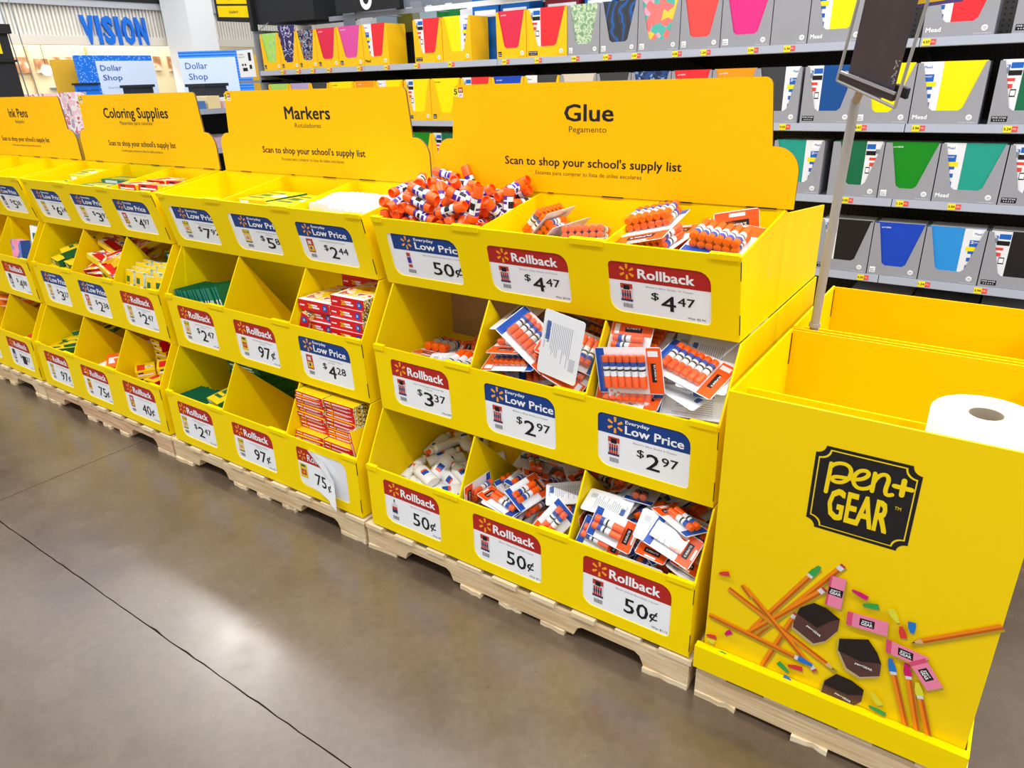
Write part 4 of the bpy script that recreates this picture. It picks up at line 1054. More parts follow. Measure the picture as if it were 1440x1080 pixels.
# vision centre facade: ribbed fascia with raised letters
t = empty('shop_facade', (0, 0, 0), 'ribbed cream fascia of the vision centre with its lower beam', 'facade')
fz0, fz1 = 2.36, 2.98
MB().box(XV - .12, XV - .03, 3.8, 12.4, fz0, 3.9).build('fascia_board', CREAM, t)
rb = MB()
for k in range(118):
    y = 3.85 + k * .072; rb.box(XV - .03, XV + .02, y, y + .036, fz0 + .16, fz1 + .05)
tag(rb.build('ribs', mat('rib_white', '#F1EEE6', .55), t), kind='stuff')
MB().box(XV - .03, XV + .06, 3.8, 12.4, fz0, fz0 + .16).build('lower_beam', CREAM, t)
MB().box(XV - .03, XV + .10, 3.8, 12.4, fz1 + .05, 3.9).build('upper_beam', mat('grey_beam', '#B9BCC4', .5), t)
MB().box(XV - .03, XV + .12, 3.8, 8.4, 3.15, 4.2).build('dark_soffit', BLK, t)
t = empty('raised_letters', (0, 0, 0), 'raised blue letters reading VISION on the ribbed fascia', 'sign')
vs, fs, W, H = glyphs('VISION')
x = 0
ly0, ly1, lz0, lz1 = 6.47, 7.78, 2.40, 2.88
for ch, (u0, u1) in zip('VISION', ((0, .185), (.215, .275), (.31, .475), (.515, .575), (.61, .80), (.835, 1.0))):
    gv, gf, gw, gh = glyphs(ch, 0.045)
    b = MB(); n = len(gv)
    def P(p, xx): return (xx, ly0 + (ly1 - ly0) * (u0 + (u1 - u0) * p[0] / gw), lz0 + (lz1 - lz0) * p[1] / gh)
    b.add([P(p, XV + .09) for p in gv] + [P(p, XV + .03) for p in gv], [tuple(f) for f in gf] + [tuple(n + k for k in f) for f in gf])
    from collections import Counter
    ed = Counter(tuple(sorted((f[k], f[(k + 1) % len(f)]))) for f in gf for k in range(len(f)))
    b.add([P(p, XV + .09) for p in gv] + [P(p, XV + .03) for p in gv], [(a, c, c + n, a + n) for (a, c), q in ed.items() if q == 1])
    b.build('letter', BUL, t)
# inside the vision shop
t = empty('shop_interior_display', (0, 0, 0), 'lit cream wall of the vision shop with portrait posters and frame racks', 'display wall')
MB().box(XV - 1.6, XV - 1.5, 2.0, 11.5, 0, 3.0).build('display_wall', mat('lit_cream_wall', '#FFF3CE', .5), t)
for y in (6.0, 7.2, 9.6): MB().box(XV - 1.5, XV - 1.45, y, y + .03, 0, 2.4).build('post', mat('light_oak', '#D9B98A', .5), t)
SK = ramp_mat('blurred_portrait', [(0, '#8A6248'), (.42, '#B98660'), (.55, '#DDA883'), (.64, '#F3E6D6')], 'noise', 6, .5, 1, False)
for y0, y1, z0, z1 in ((5.62, 6.0, 1.90, 2.20), (6.12, 6.38, 1.90, 2.17), (6.45, 7.2, 2.02, 2.2), (8.70, 8.86, 1.92, 2.22), (9.05, 9.22, 1.90, 2.22)):
    MB().box(XV - 1.48, XV - 1.44, y0, y1, z0, z1).build('portrait_poster', SK, t)
for y in (6.3, 7.6, 9.2):
    for z in (1.3, 1.45, 1.6): MB().box(XV - 1.5, XV - 1.40, y, y + .6, z, z + .02).build('frame_rack', SHELFM, t)
t = empty('globe_lamp', (XV - .6, 5.93, 1.93), 'round white globe lamp hanging in the vision shop', 'lamp')
MB().lathe([(.10 * math.sin(math.pi * k / 10) + .001, -.10 * math.cos(math.pi * k / 10), 0) for k in range(11)], 18).build('globe', mat('lit_globe', '#FFFDF5', .4, emit=1.0), t, smooth=True)
MB().cyl((0, 0, .1), (0, 0, 1.2), .006, n=6).build('cord', BLK, t)
# white column
c = MB().box(-13.84, -12.95, 8.14, 8.75, -.02, 6.2).build('store_column', WALLW); tag(c, 'wide white square column right of the VISION letters', 'column')
# blue hanging sign at far left
t = empty('blue_hanging_sign', (0, 0, 0), 'blue sign in a white frame at the top left corner', 'sign')
MB().box(-5.03, -5.0, .3, 1.37, 1.90, 2.9).build('sign_frame', WHITE, t)
MB().box(-5.0, -4.99, .3, 1.33, 1.925, 2.9).build('sign_face', BUL, t)
l = MB(Matrix(((0, 0, 0, -4.985), (1, 0, 0, 0), (0, 0, 1, 0), (0, 0, 0, 1)))); l.text('You', .92, 2.10, .22, .06, 0, .02); l.build('lettering', mat('pale_blue_ink', '#9CC4F2', .4), t)
# black fixture with yellow tag at left edge
t = empty('black_end_fixture', (0, 0, 0), 'tall black fixture with a yellow price plate at the left edge', 'fixture')
MB().box(-4.9, -4.5, -.2, 1.165, 0, 1.93).build('fixture_body', mat('matt_black_panel', '#22242B', .5), t)
MB().box(-4.93, -4.47, -.2, 1.185, 1.93, 1.99).build('fixture_cap', BLK, t)
MB().box(-4.92, -4.48, -.2, 1.175, 1.745, 1.76).build('joint_strip', BLK, t)
MB().box(-4.499, -4.496, -.1, 1.10, 1.80, 1.955).build('price_plate', TAGY, t)
t = empty('wire_stand', (0, 0, 0), 'thin grey wire stand beside the black fixture', 'stand')
MB().cyl((-4.6, 1.26, 1.0), (-4.6, 1.20, 2.3), .005, n=6).build('upright_wire', SILVER, t); MB().cyl((-4.6, 1.33, 1.0), (-4.6, 1.27, 2.3), .004, n=6).build('second_wire', SILVER, t)
# dollar shop signs on the table display
def DM(x): return Matrix(((0, 0, 0, x), (1, 0, 0, 0), (0, 0, 1, 0), (0, 0, 0, 1)))
DOT = ramp_mat('blue_dotted_border', [(0, '#9CC6F5'), (.28, '#1572E0')], 'voronoi_d', 42, .4)
t = empty('hanging_sign_board', (0, 0, 0), 'pale blue Dollar Shop board with dotted blue border, left one', 'sign')
MB().box(-8.05, -8.0, 3.30, 4.27, 1.35, 1.935).build('sign_border', DOT, t)
for y in (3.4, 4.15): MB().box(-8.09, -8.051, y, y + .04, 0, 1.9).build('post', SHELFM, t)
MB().box(-8.0, -7.99, 3.53, 4.28, 1.35, 1.87).build('sign_face', mat('pale_blue_face', '#D3E2F7', .4), t)
l = MB(DM(-7.985)); l.text('Dollar', 3.57, 1.76, .27, .062, 0, 0); l.text('Shop', 3.58, 1.65, .24, .062, 0, 0); l.text('Fun finds, at a great price', 3.62, 1.555, .55, .022, 1, 0); l.build('lettering', [mat('sign_blue_ink', '#1B4E9C', .4), mat('sign_grey_ink', '#8FA3C0', .4)], t)
t = empty('hanging_sign_board', (-7.0, 4.03, 0), 'pale blue Dollar Shop board with striped blue border, right one', 'sign', rot=(0, 0, math.radians(-62)))
R2 = Matrix(((1, 0, 0, 0), (0, 1, 0, 0), (0, 0, 1, 0), (0, 0, 0, 1)))
LIN2 = ramp_mat('blue_striped_border', [(0, '#1C6AD8'), (.5, '#4F9AF2')], 'wave', 10, .4)
LIN2.node_tree.nodes['Wave Texture'].inputs['Distortion'].default_value = 0; LIN2.node_tree.nodes['Wave Texture'].bands_direction = 'Z'
t.rotation_euler = (0, 0, math.radians(40))
MB().box(0, .82, 0, .04, 1.30, 1.935).build('sign_border', LIN2, t)
for x in (.1, .7): MB().box(x, x + .04, .041, .08, 0, 1.9).build('post', SHELFM, t)
MB().box(.0, .66, -.006, 0, 1.30, 1.86).build('sign_face', MATS['pale_blue_face'], t)
l = MB(); l.text('Dollar', .06, 1.74, .26, .07, 0, 0, -.008); l.text('Shop', .08, 1.62, .22, .07, 0, 0, -.008); l.text('Fun finds, at a', .10, 1.53, .4, .022, 1, 0, -.008); l.build('lettering', [MATS['sign_blue_ink'], MATS['sign_grey_ink']], t)
GOLD = mat('gold_panel', '#E2AE2C', .5)
t = tag(MB().box(-8.3, -8.25, 3.14, 3.46, 0, 1.895).build('gold_panel', GOLD), 'plain golden board left of the left Dollar Shop sign', 'board')
t = tag(MB().box(-6.9, -6.85, 4.75, 5.05, 0, 1.90).build('gold_panel', GOLD), 'plain golden board right of the right Dollar Shop sign', 'board')
# low shop tables between, seen in the gap between headers
t = empty('sale_table', (0, 0, 0), 'grey two-shelf sale table seen between the Coloring Supplies and Markers headers', 'table')
DGM = mat('dark_table_steel', '#4A4D55', .5)
for z in (.55, .95, 1.33): MB().box(-6.4, -5.2, 2.6, 5.6, z - .03, z).build('table_shelf', SHELFM, t)
for z in (1.30, .92): MB().box(-5.2, -5.19, 2.6, 5.6, z - .015, z + .035).build('price_rail', STRIP, t)
for y in (2.65, 4.1, 5.5): MB().box(-6.35, -6.30, y, y + .04, 0, 1.5).build('post', DGM, t)
MB().box(-6.2, -6.18, 2.6, 5.6, 0, 1.30).build('back_panel', BLK, t)
rnd = random.Random(9)
colr = ['#C84A4A', '#E9E4DC', '#4A78B8', '#F0D9A0', '#D9B4C4', '#E8ECF2', '#6FA0C8', '#B8864A']
for k in range(34):
    y = 2.65 + (k % 17) * .17; z = (1.33, .95)[k // 17]
    t = tag(MB().box(-5.62, -5.26, y, y + .14, z + .001, z + rnd.uniform(.07, .13)).build('boxed_item', mat('boxed_item_%d' % (k % 8), colr[k % 8], .5)), ('small boxed item, ' + nth(k % 17) + ' along the upper shelf of the sale table' if k < 17 else 'small boxed item, ' + nth(k % 17) + ' along the lower shelf of the sale table'), 'box', 'boxed items on the sale table ' + ('top' if k < 17 else 'below'))
t = empty('sale_table', (0, 0, 0), 'grey table under the left Dollar Shop board, behind the Ink Pens header', 'table')
for z in (.75, 1.15):
    MB().box(-7.75, -6.43, 2.1, 4.0, z - .03, z).build('table_shelf', SHELFM, t); MB().box(-6.429, -6.1, 2.1, 2.56, z - .03, z).build('table_shelf', SHELFM, t)
for x, y in ((-7.7, 2.15), (-7.7, 3.9), (-6.15, 2.15), (-6.5, 3.9)): MB().box(x - .02, x + .02, y, y + .04, 0, 1.12).build('leg', DGM, t)
def bin_(x, y0, y1, z0, z1, label, mm=None):
    t = empty('black_bin', (0, 0, 0), label, 'bin')
    MB().box(x - .3, x, y0, y1, z0, z1 - .03).build('bin_body', mm or mat('bin_black', '#26282F', .5), t); MB().box(x - .32, x + .02, y0 - .02, y1 + .02, z1 - .03, z1).build('bin_rim', BLK, t)
bin_(-7.2, 3.53, 3.74, 1.151, 1.585, 'black bin in front of the left Dollar Shop sign')
bin_(-5.6, 3.38, 3.64, 1.334, 1.57, 'black bin on the sale table left of the Markers header')
t = empty('price_sign', (0, 0, 0), 'small blue everyday low price sign under the left Dollar Shop board', 'sign')
MB().box(-7.62, -7.6, 3.03, 3.30, 1.151, 1.60).build('sign_face', BUL, t); MB().box(-7.63, -7.58, 3.01, 3.32, 1.60, 1.622).build('sign_rail', BLK, t)
l = MB(DM(-7.595)); l.text('Everyday Low Price', 3.05, 1.535, .24, .022, 0, .01); l.build('lettering', WHITE, t)
FLO = ramp_mat('floral_towel_print', [(0, '#F4C9D4'), (.45, '#F7EDEB'), (.55, '#D8606C'), (.62, '#8FB7D8')], 'noise', 16, .7, 2)
t = tag(MB().box(-6.35, -6.2, 2.27, 2.45, 1.151, 1.53).build('patterned_bag', FLO), 'pink and blue patterned bag between the Ink Pens and Coloring Supplies headers', 'bag')
t = tag(MB().box(-6.9, -6.8, 2.16, 2.54, 1.151, 1.525).build('patterned_towel', FLO), 'pink patterned towel just above the Ink Pens header', 'towel')

# ---- settled positions of the loose packs: x, y, z, quaternion
SIM = {
 'g3a': [(0.1255,0.3044,1.0924,0.631,0.771,-0.082,-0.035), (0.1599,0.2587,1.0829,0.061,-0.357,-0.677,0.641), (0.2296,0.2414,1.0791,0.163,-0.46,-0.45,-0.748), (0.189,0.2415,1.0791,0.065,0.483,0.594,-0.64), (0.2975,0.3588,1.1038,0.315,0.669,-0.252,-0.624), (0.3677,0.437,1.1198,0.652,0.552,-0.52,0.001), (0.0883,0.2629,1.0986,0.468,0.574,-0.633,0.224), (0.2263,0.2742,1.1201,0.136,0.177,-0.615,-0.757), (0.1953,0.3805,1.1081,0.019,0.516,-0.558,0.65), (0.2701,0.2993,1.0911,0.66,0.482,0.568,0.094), (0.2854,0.3938,1.1319,0.268,-0.29,-0.722,-0.568), (0.4279,0.3568,1.1031,0,0,-0.776,0.631), (0.0561,0.3325,1.098,0.054,0.067,-0.629,-0.773), (0.287,0.2509,1.1197,0.164,0.971,-0.102,-0.144), (0.1627,0.3663,1.1051,0.561,-0.65,0.015,0.512), (0.387,0.2218,1.0751,0.64,-0.514,-0.448,0.355), (0.2976,0.3235,1.111,0.529,-0.479,-0.343,0.611), (0.3716,0.2996,1.1052,0.529,0.695,-0.462,-0.153), (0.0471,0.429,1.1359,0.572,0.498,0.428,-0.491), (0.0952,0.4667,1.1459,0.345,0.693,0.471,0.422), (0.1984,0.2403,1.1291,0.247,-0.263,-0.39,-0.847), (0.2404,0.3657,1.1338,0.536,-0.741,0.389,0.107), (0.3647,0.2596,1.116,0.078,-0.375,0.036,0.923), (0.3595,0.3365,1.1231,0.493,-0.727,0.398,-0.265), (0.1437,0.3833,1.1434,0.397,0.755,-0.18,-0.49), (0.0471,0.2788,1.1167,0.792,-0.555,-0.146,-0.209), (0.12,0.3198,1.129,0.708,0.14,0.676,-0.149), (0.2591,0.2041,1.0899,0.262,-0.538,-0.181,0.78), (0.428,0.2437,1.0999,0.611,-0.741,0.215,0.177), (0.4282,0.4097,1.1473,0.576,-0.635,0.381,0.345), (0.0869,0.2386,1.1253,0.409,0.568,0.593,0.398), (0.0467,0.2041,1.1123,0.112,0,-0,0.994), (0.3584,0.3859,1.1319,0.648,-0.037,-0.611,0.452), (0.1656,0.2432,1.1129,0.723,-0.615,-0.005,-0.314), (0.359,0.4711,1.1467,0.333,0.665,-0.502,-0.442), (0.3551,0.2266,1.1106,0.692,-0.496,-0.454,0.262), (0.0467,0.2476,1.1748,0.06,-0.088,0.82,0.562), (0.0471,0.3591,1.1741,0.499,0.573,0.49,-0.427), (0.1543,0.3423,1.1449,0.023,-0.807,0.011,-0.59), (0.3572,0.3506,1.1539,0.762,0.065,-0.575,0.29), (0.3251,0.2037,1.1122,0.162,-0,0.987,-0), (0.2455,0.4712,1.1406,0.615,0.384,-0.471,-0.503), (0.1734,0.3347,1.1911,0.848,-0.294,-0.086,0.432), (0.0983,0.2433,1.1565,0.293,-0.376,0.596,0.646), (0.1372,0.244,1.1464,0.799,-0.594,0.033,-0.09), (0.2851,0.3077,1.1452,0.059,0.317,-0.372,-0.87), (0.3512,0.4379,1.15,0.283,0.531,0.189,0.776), (0.421,0.4316,1.1779,0.632,0.544,-0.418,0.361), (0.1225,0.2434,1.1797,0.711,-0.698,-0.082,0.019), (0.2103,0.451,1.1227,0.099,0.721,-0.089,0.68), (0.213,0.3808,1.1467,0.221,-0.442,0.807,0.323), (0.2606,0.2439,1.1417,0.665,-0.665,0.085,0.329), (0.421,0.2488,1.1325,0.003,0.087,-0.613,0.785), (0.276,0.4469,1.1584,0.52,0.697,-0.314,-0.381), (0.1998,0.2041,1.1619,0.561,-0.424,-0.409,0.582), (0.1595,0.4119,1.1781,0.188,0.19,-0.357,0.895), (0.1039,0.4399,1.1692,0.604,-0.483,0.034,0.633), (0.1718,0.2436,1.1505,0.1,0.012,0.561,0.822), (0.412,0.2037,1.209,0.617,-0.114,0.091,-0.773), (0.2897,0.4144,1.1731,0.75,0.114,-0.371,-0.536), (0.0796,0.4271,1.1498,0.913,-0.229,-0.284,0.184), (0.047,0.4263,1.2154,0.718,-0.695,0.03,0.031), (0.3211,0.2037,1.1865,0.348,-0.537,0.258,-0.724), (0.2613,0.2334,1.1844,0.005,-0.43,0.077,-0.9), (0.3888,0.2423,1.1407,0.251,-0.277,0.648,0.664), (0.4283,0.3409,1.1811,0.048,0.993,-0.112,0.005), (0.0812,0.3516,1.1609,0.023,-0.077,0.695,-0.715), (0.1346,0.4328,1.1916,0.567,0.325,-0.368,0.661), (0.4279,0.2696,1.1827,0.407,0.188,0.374,-0.811), (0.192,0.2043,1.1995,0.805,0.054,-0.586,-0.077), (0.2861,0.3798,1.1697,0.385,0.601,0.185,0.675), (0.3471,0.2311,1.2149,0.186,-0.836,-0.135,-0.499), (0.1243,0.389,1.1801,0.753,-0.452,-0.467,0.102), (0.047,0.2946,1.219,0.744,-0.647,0.108,0.125), (0.071,0.3187,1.1952,0.568,-0.52,0.391,0.503), (0.1862,0.471,1.2258,0.966,-0.033,-0.199,0.161), (0.2315,0.4277,1.1848,0.53,0.352,-0.544,0.547), (0.3046,0.2746,1.203,0.455,0.59,0.611,-0.267), (0.1013,0.4322,1.216,0.489,-0.421,0.683,0.342), (0.1435,0.3015,1.208,0.44,0.331,-0.64,-0.537), (0.0936,0.2414,1.1988,0.839,-0.447,0.278,0.137), (0.181,0.4466,1.1735,0.91,-0.263,-0.32,-0.019), (0.3808,0.4587,1.1934,0.249,0.738,-0.415,-0.47), (0.3652,0.3286,1.1926,0.638,-0.766,-0.037,0.072), (0.0863,0.3388,1.2422,0.735,-0.552,-0.394,-0.016), (0.2164,0.2041,1.2267,0.055,-0.805,0.076,-0.586), (0.1927,0.4368,1.2226,0.416,-0.527,0.491,-0.555), (0.4028,0.3867,1.221,0.165,0.04,-0.783,0.599), (0.3198,0.2951,1.172,0.373,0.55,-0.322,-0.674), (0.3946,0.3196,1.1749,0.596,0.601,-0.384,0.369), (0.1274,0.3446,1.1912,0.752,-0.276,-0.478,-0.361), (0.1736,0.2475,1.1985,0.347,0.582,-0.106,-0.728), (0.2004,0.3905,1.2169,0.874,0.438,0.04,0.208), (0.3658,0.471,1.2207,0.409,0.469,0.259,0.739), (0.3488,0.3987,1.2061,0.746,0.384,-0.502,-0.21), (0.3476,0.2401,1.1706,0.426,0.888,-0.094,0.146), (0.0867,0.4657,1.2454,0.741,-0.196,-0.625,0.15), (0.3219,0.3474,1.206,0.258,-0.754,-0.411,0.444), (0.2438,0.282,1.19,0.825,0.381,0.27,0.317), (0.3431,0.4167,1.1756,0.601,-0.561,-0.163,0.546)],
 'g3b': [(0.7418,0.3563,1.0341,0.005,0,-0,-1), (0.6455,0.2864,1.0622,0.993,0.087,-0.074,0.006), (0.6759,0.376,1.0908,0.984,-0.133,-0.058,0.106), (0.572,0.3729,1.0883,0.917,-0.013,-0.397,-0.031), (0.5274,0.3589,1.1065,0.659,-0.285,-0.277,0.639)],
 'g3c': [(1.0074,0.3713,1.0479,0.132,0.003,0.019,-0.991), (1.0959,0.2987,1.0707,0.987,0.121,0.039,0.096), (0.9155,0.2961,1.0743,0.02,0.073,0.113,-0.991), (1.0717,0.2663,1.1097,0.686,0.117,-0.049,0.717), (0.9433,0.3037,1.1324,0.98,0.116,-0.108,-0.12), (1.1103,0.2853,1.1543,0.992,0.115,0.051,-0.006), (0.9129,0.2864,1.166,0.009,0.122,0.101,-0.987)],
 'g2a': [(0.3099,0.3592,0.6009,0.35,0.022,0.06,-0.935), (0.3264,0.1926,0.5796,0.616,0.039,0.05,-0.785), (0.2845,0.2043,0.6509,0.034,-0.538,-0.84,-0.054), (0.2776,0.3799,0.6406,0.525,0.034,-0.054,0.849), (0.1326,0.2012,0.5807,0.018,0.001,-0.064,0.998), (0.3397,0.2036,0.655,0.997,0.064,-0.003,0.04), (0.1258,0.3256,0.6195,0.028,-0.006,-0.064,-0.998)],
 'g2b': [(0.6622,0.3901,0.7194,0.683,0.1,0.105,-0.716), (0.5978,0.2065,0.6645,0.697,0.102,-0.103,0.702), (0.7233,0.2389,0.6885,0.05,0.075,-0.14,0.986), (0.6056,0.37,0.7364,0.553,0.183,0.038,-0.812), (0.7623,0.3397,0.732,0.697,0.119,-0.016,0.707), (0.5661,0.3826,0.7573,0.941,0.08,-0.156,0.288), (0.5165,0.2104,0.6819,0.707,0.015,-0.189,0.681), (0.5618,0.2096,0.7386,0.13,-0.977,0.104,0.13), (0.7211,0.2086,0.7181,0.747,0.177,-0.152,0.623), (0.5629,0.3161,0.8065,0.144,-0.979,-0.139,0.046), (0.6523,0.2083,0.7477,0.262,0.058,0.208,-0.941), (0.7337,0.3363,0.7854,0.008,-0.166,0.022,-0.986), (0.7252,0.4291,0.7855,0.947,-0.303,0.07,-0.072), (0.5999,0.218,0.8067,0.188,-0.533,0.815,0.129), (0.7686,0.211,0.7546,0.608,0.36,-0.031,0.706), (0.554,0.1722,0.7818,0.973,0.209,-0.092,0.02), (0.5171,0.4096,0.8088,0.654,-0.269,0.127,0.696), (0.5454,0.2128,0.8237,0.722,0.002,-0.129,0.68), (0.7526,0.2008,0.7939,0.682,0.325,-0.052,0.653), (0.5173,0.2712,0.8759,0.129,-0.695,0.707,-0.001), (0.6173,0.1748,0.8443,0.055,0.316,-0.21,0.924), (0.6977,0.445,0.8111,0.95,-0.294,0.103,0.032), (0.735,0.2018,0.8349,0.945,0.273,0.174,0.049), (0.7458,0.1161,0.8636,0.453,-0.453,0.543,0.543)],
 'g2c': [(1.081,0.2233,0.6968,0.074,-0.923,-0.369,-0.079), (0.9438,0.1934,0.6817,0.99,0.066,-0.076,0.1), (1.0977,0.2007,0.7302,0.047,-0.002,0.998,-0.032), (1.0881,0.2818,0.7283,0.47,-0.056,0.006,0.881), (0.9516,0.2236,0.7156,0.933,-0.003,-0.098,-0.347), (0.9293,0.2332,0.736,0.995,-0.037,-0.09,0.003), (0.9446,0.4033,0.7234,0.979,0.143,-0.021,0.144), (0.9432,0.313,0.7707,0.274,0.961,0.022,0.012), (1.0904,0.3888,0.7641,0.06,-0.059,-0.992,0.098), (0.9269,0.3883,0.7729,0.819,-0.058,-0.111,-0.56), (0.9344,0.1706,0.7554,0.021,0.084,0.239,-0.967), (0.9088,0.2658,0.8077,0.747,0.02,-0.022,0.664), (0.9974,0.3993,0.7949,0.257,0.076,0.212,0.94), (1.1301,0.3208,0.7987,0.06,-0.705,0.694,0.134), (1.1002,0.2209,0.7995,0.143,-0.808,-0.57,-0.035), (0.9835,0.3657,0.8574,0.017,-0.971,-0.239,0.008), (1.0743,0.2614,0.8498,0.189,-0.594,-0.772,-0.124), (1.117,0.2268,0.8544,0.116,-0.748,0.624,0.193), (0.927,0.2672,0.8607,0.676,0.17,0.128,-0.706), (0.9033,0.1946,0.8466,0.629,0.364,0.3,-0.618), (1.0868,0.1921,0.8479,0.093,0.094,-0.205,0.97), (1.1909,0.3706,0.874,0.564,-0.427,-0.564,0.427), (0.9229,0.4276,0.8401,0.568,-0.087,-0.422,-0.702), (0.9404,0.1387,0.8295,0.063,0.066,0.687,-0.721)],
 'g1a': [(0.1385,0.3052,0.2679,0.237,0.163,0.613,0.736), (0.1698,0.0459,0.2064,0.47,0.675,0.293,0.488), (0.2499,0.2773,0.2613,0.535,0.736,-0.189,-0.369), (0.3682,0.2038,0.2438,0.314,0.511,-0.454,-0.659), (0.168,0.2622,0.2577,0.575,0.766,-0.104,-0.268), (0.2375,0.3898,0.288,0.57,0.763,0.115,0.282), (0.3044,0.0378,0.2066,0.559,0.433,0.559,0.433), (0.3578,0.0772,0.2138,0.68,-0.475,-0.48,0.286), (0.1168,0.139,0.2285,0.085,0.245,0.582,0.771), (0.1696,0.3866,0.2872,0.321,-0.353,0.663,-0.577), (0.3741,0.2496,0.2547,0.658,-0.453,-0.512,0.315), (0.3801,0.142,0.2292,0.189,0.369,-0.535,-0.736), (0.1198,0.0303,0.2294,0.072,0.578,0.051,0.811), (0.2087,0.1166,0.2273,0.3,0.719,0.125,0.614), (0.2727,0.0666,0.2272,0.56,0.136,-0.78,-0.244), (0.3565,0.3229,0.2721,0.501,0.704,0.248,0.438), (0.1119,0.3102,0.2917,0.694,0.603,-0.334,0.205), (0.1792,0.2017,0.2542,0.458,0.861,0.142,-0.168), (0.2794,0.1393,0.2286,0.547,0.611,0.409,0.4), (0.3683,0.1332,0.2607,0.094,0.256,0.578,0.769), (0.0734,0.3516,0.2801,0.775,-0.613,0.096,0.122), (0.1523,0.1603,0.2673,0.334,0.455,-0.527,-0.636), (0.2691,0.1913,0.2434,0.365,0.723,0.144,0.569), (0.4227,0.0765,0.2497,0.18,0.227,0.751,-0.594), (0.1543,0.085,0.2332,0.501,0.275,0.798,0.19), (0.2735,0.2218,0.2769,0.325,0.422,-0.541,-0.65), (0.3069,0.1317,0.2594,0.17,0.344,0.621,0.683), (0.3316,0.2958,0.2923,0.437,0.796,-0.229,-0.349), (0.0724,0.2098,0.2477,0.222,-0.175,0.595,0.752), (0.3877,0.2234,0.2802,0.529,0.697,0.313,0.369)],
 'g1b': [(0.567,0.0773,0.2413,0.086,-0.736,0.667,0.078), (0.7122,0.0887,0.244,0.115,-0.986,0.121,0.014), (0.5712,0.0617,0.2419,0.731,0.086,0.079,-0.672), (0.6767,0.2526,0.2829,0.104,-0.889,-0.442,-0.052), (0.5503,0.121,0.2541,0.722,-0.119,-0.143,-0.667), (0.7569,0.0563,0.2406,0.702,0.083,-0.082,0.702), (0.5616,0.3702,0.2887,0.275,0.032,0.112,-0.955), (0.7783,0.1599,0.2596,0.028,0.033,0.019,0.999), (0.553,0.1966,0.2708,0.103,-0.729,0.67,0.095), (0.6959,0.3831,0.316,0.116,-0.992,-0.006,0.049), (0.5263,0.269,0.2733,0.661,0.151,-0.152,0.719), (0.7819,0.3866,0.3152,0.116,-0.993,-0.001,0.012), (0.5815,0.3441,0.331,0.082,-0.7,-0.705,-0.082), (0.6657,0.1065,0.277,0.111,-0.991,0.058,0.043), (0.5648,0.2301,0.2893,0.26,0.028,0.165,-0.951), (0.6292,0.0161,0.2848,0.516,-0.516,-0.483,-0.483), (0.5619,0.4211,0.3297,0.662,-0.137,0.147,0.722), (0.7323,0.1653,0.2903,0.672,0.022,0.047,0.739), (0.5009,0.1189,0.2832,0.022,0.015,-0.083,-0.996), (0.782,0.243,0.3116,0.172,0.983,0.01,0.059), (0.5567,0.2006,0.3065,0.299,0.035,0.164,-0.939), (0.746,0.0803,0.2957,0.081,-0.556,-0.82,-0.105), (0.5354,0.1661,0.3226,0.474,0.066,0.158,-0.864), (0.762,0.1024,0.3058,0.148,0.028,-0.13,0.98), (0.5705,0.0722,0.3235,0.078,-0.614,-0.771,0.149), (0.7351,0.0943,0.3298,0.597,-0.095,-0.162,0.78), (0.6282,0.2452,0.3213,0.001,-0.075,0.994,-0.084), (0.7125,0.2041,0.3165,0.216,0.1,-0.194,-0.952), (0.526,0.3114,0.3502,0.077,-0.728,0.677,0.07), (0.7537,0.3065,0.3145,0.677,-0.044,-0.011,-0.735), (0.6367,0.2709,0.3334,1,0.004,-0.004,0.017), (0.7536,0.0545,0.3367,0.218,0.146,-0.486,0.834), (0.6529,0.1048,0.3362,0.065,0.921,0.026,0.383), (0.7504,0.3497,0.3339,0.713,-0.091,0.123,0.684), (0.5568,0.2029,0.3497,0.99,-0.018,0.135,0.03), (0.7526,0.433,0.3335,0.719,0.106,-0.071,0.684), (0.5623,0.25,0.3714,0.337,-0.144,-0.057,-0.929), (0.7221,0.2638,0.3663,0.074,-0.892,-0.397,0.202), (0.5455,0.4204,0.3579,0.575,-0.116,-0.164,-0.793), (0.682,0.4001,0.3688,0.082,-0.954,-0.231,-0.171), (0.5526,0.0748,0.3334,0.694,0.062,0.156,0.701), (0.7583,0.266,0.3543,0.733,0.131,0.17,0.646), (0.4571,0.0834,0.337,0.011,0.707,0.011,0.707), (0.7401,0.1651,0.3784,0.146,-0.847,0.498,0.112), (0.6111,0.3219,0.3814,0.156,0.881,-0.445,-0.031), (0.6145,0.1342,0.3574,0.948,0.065,0.299,-0.088)],
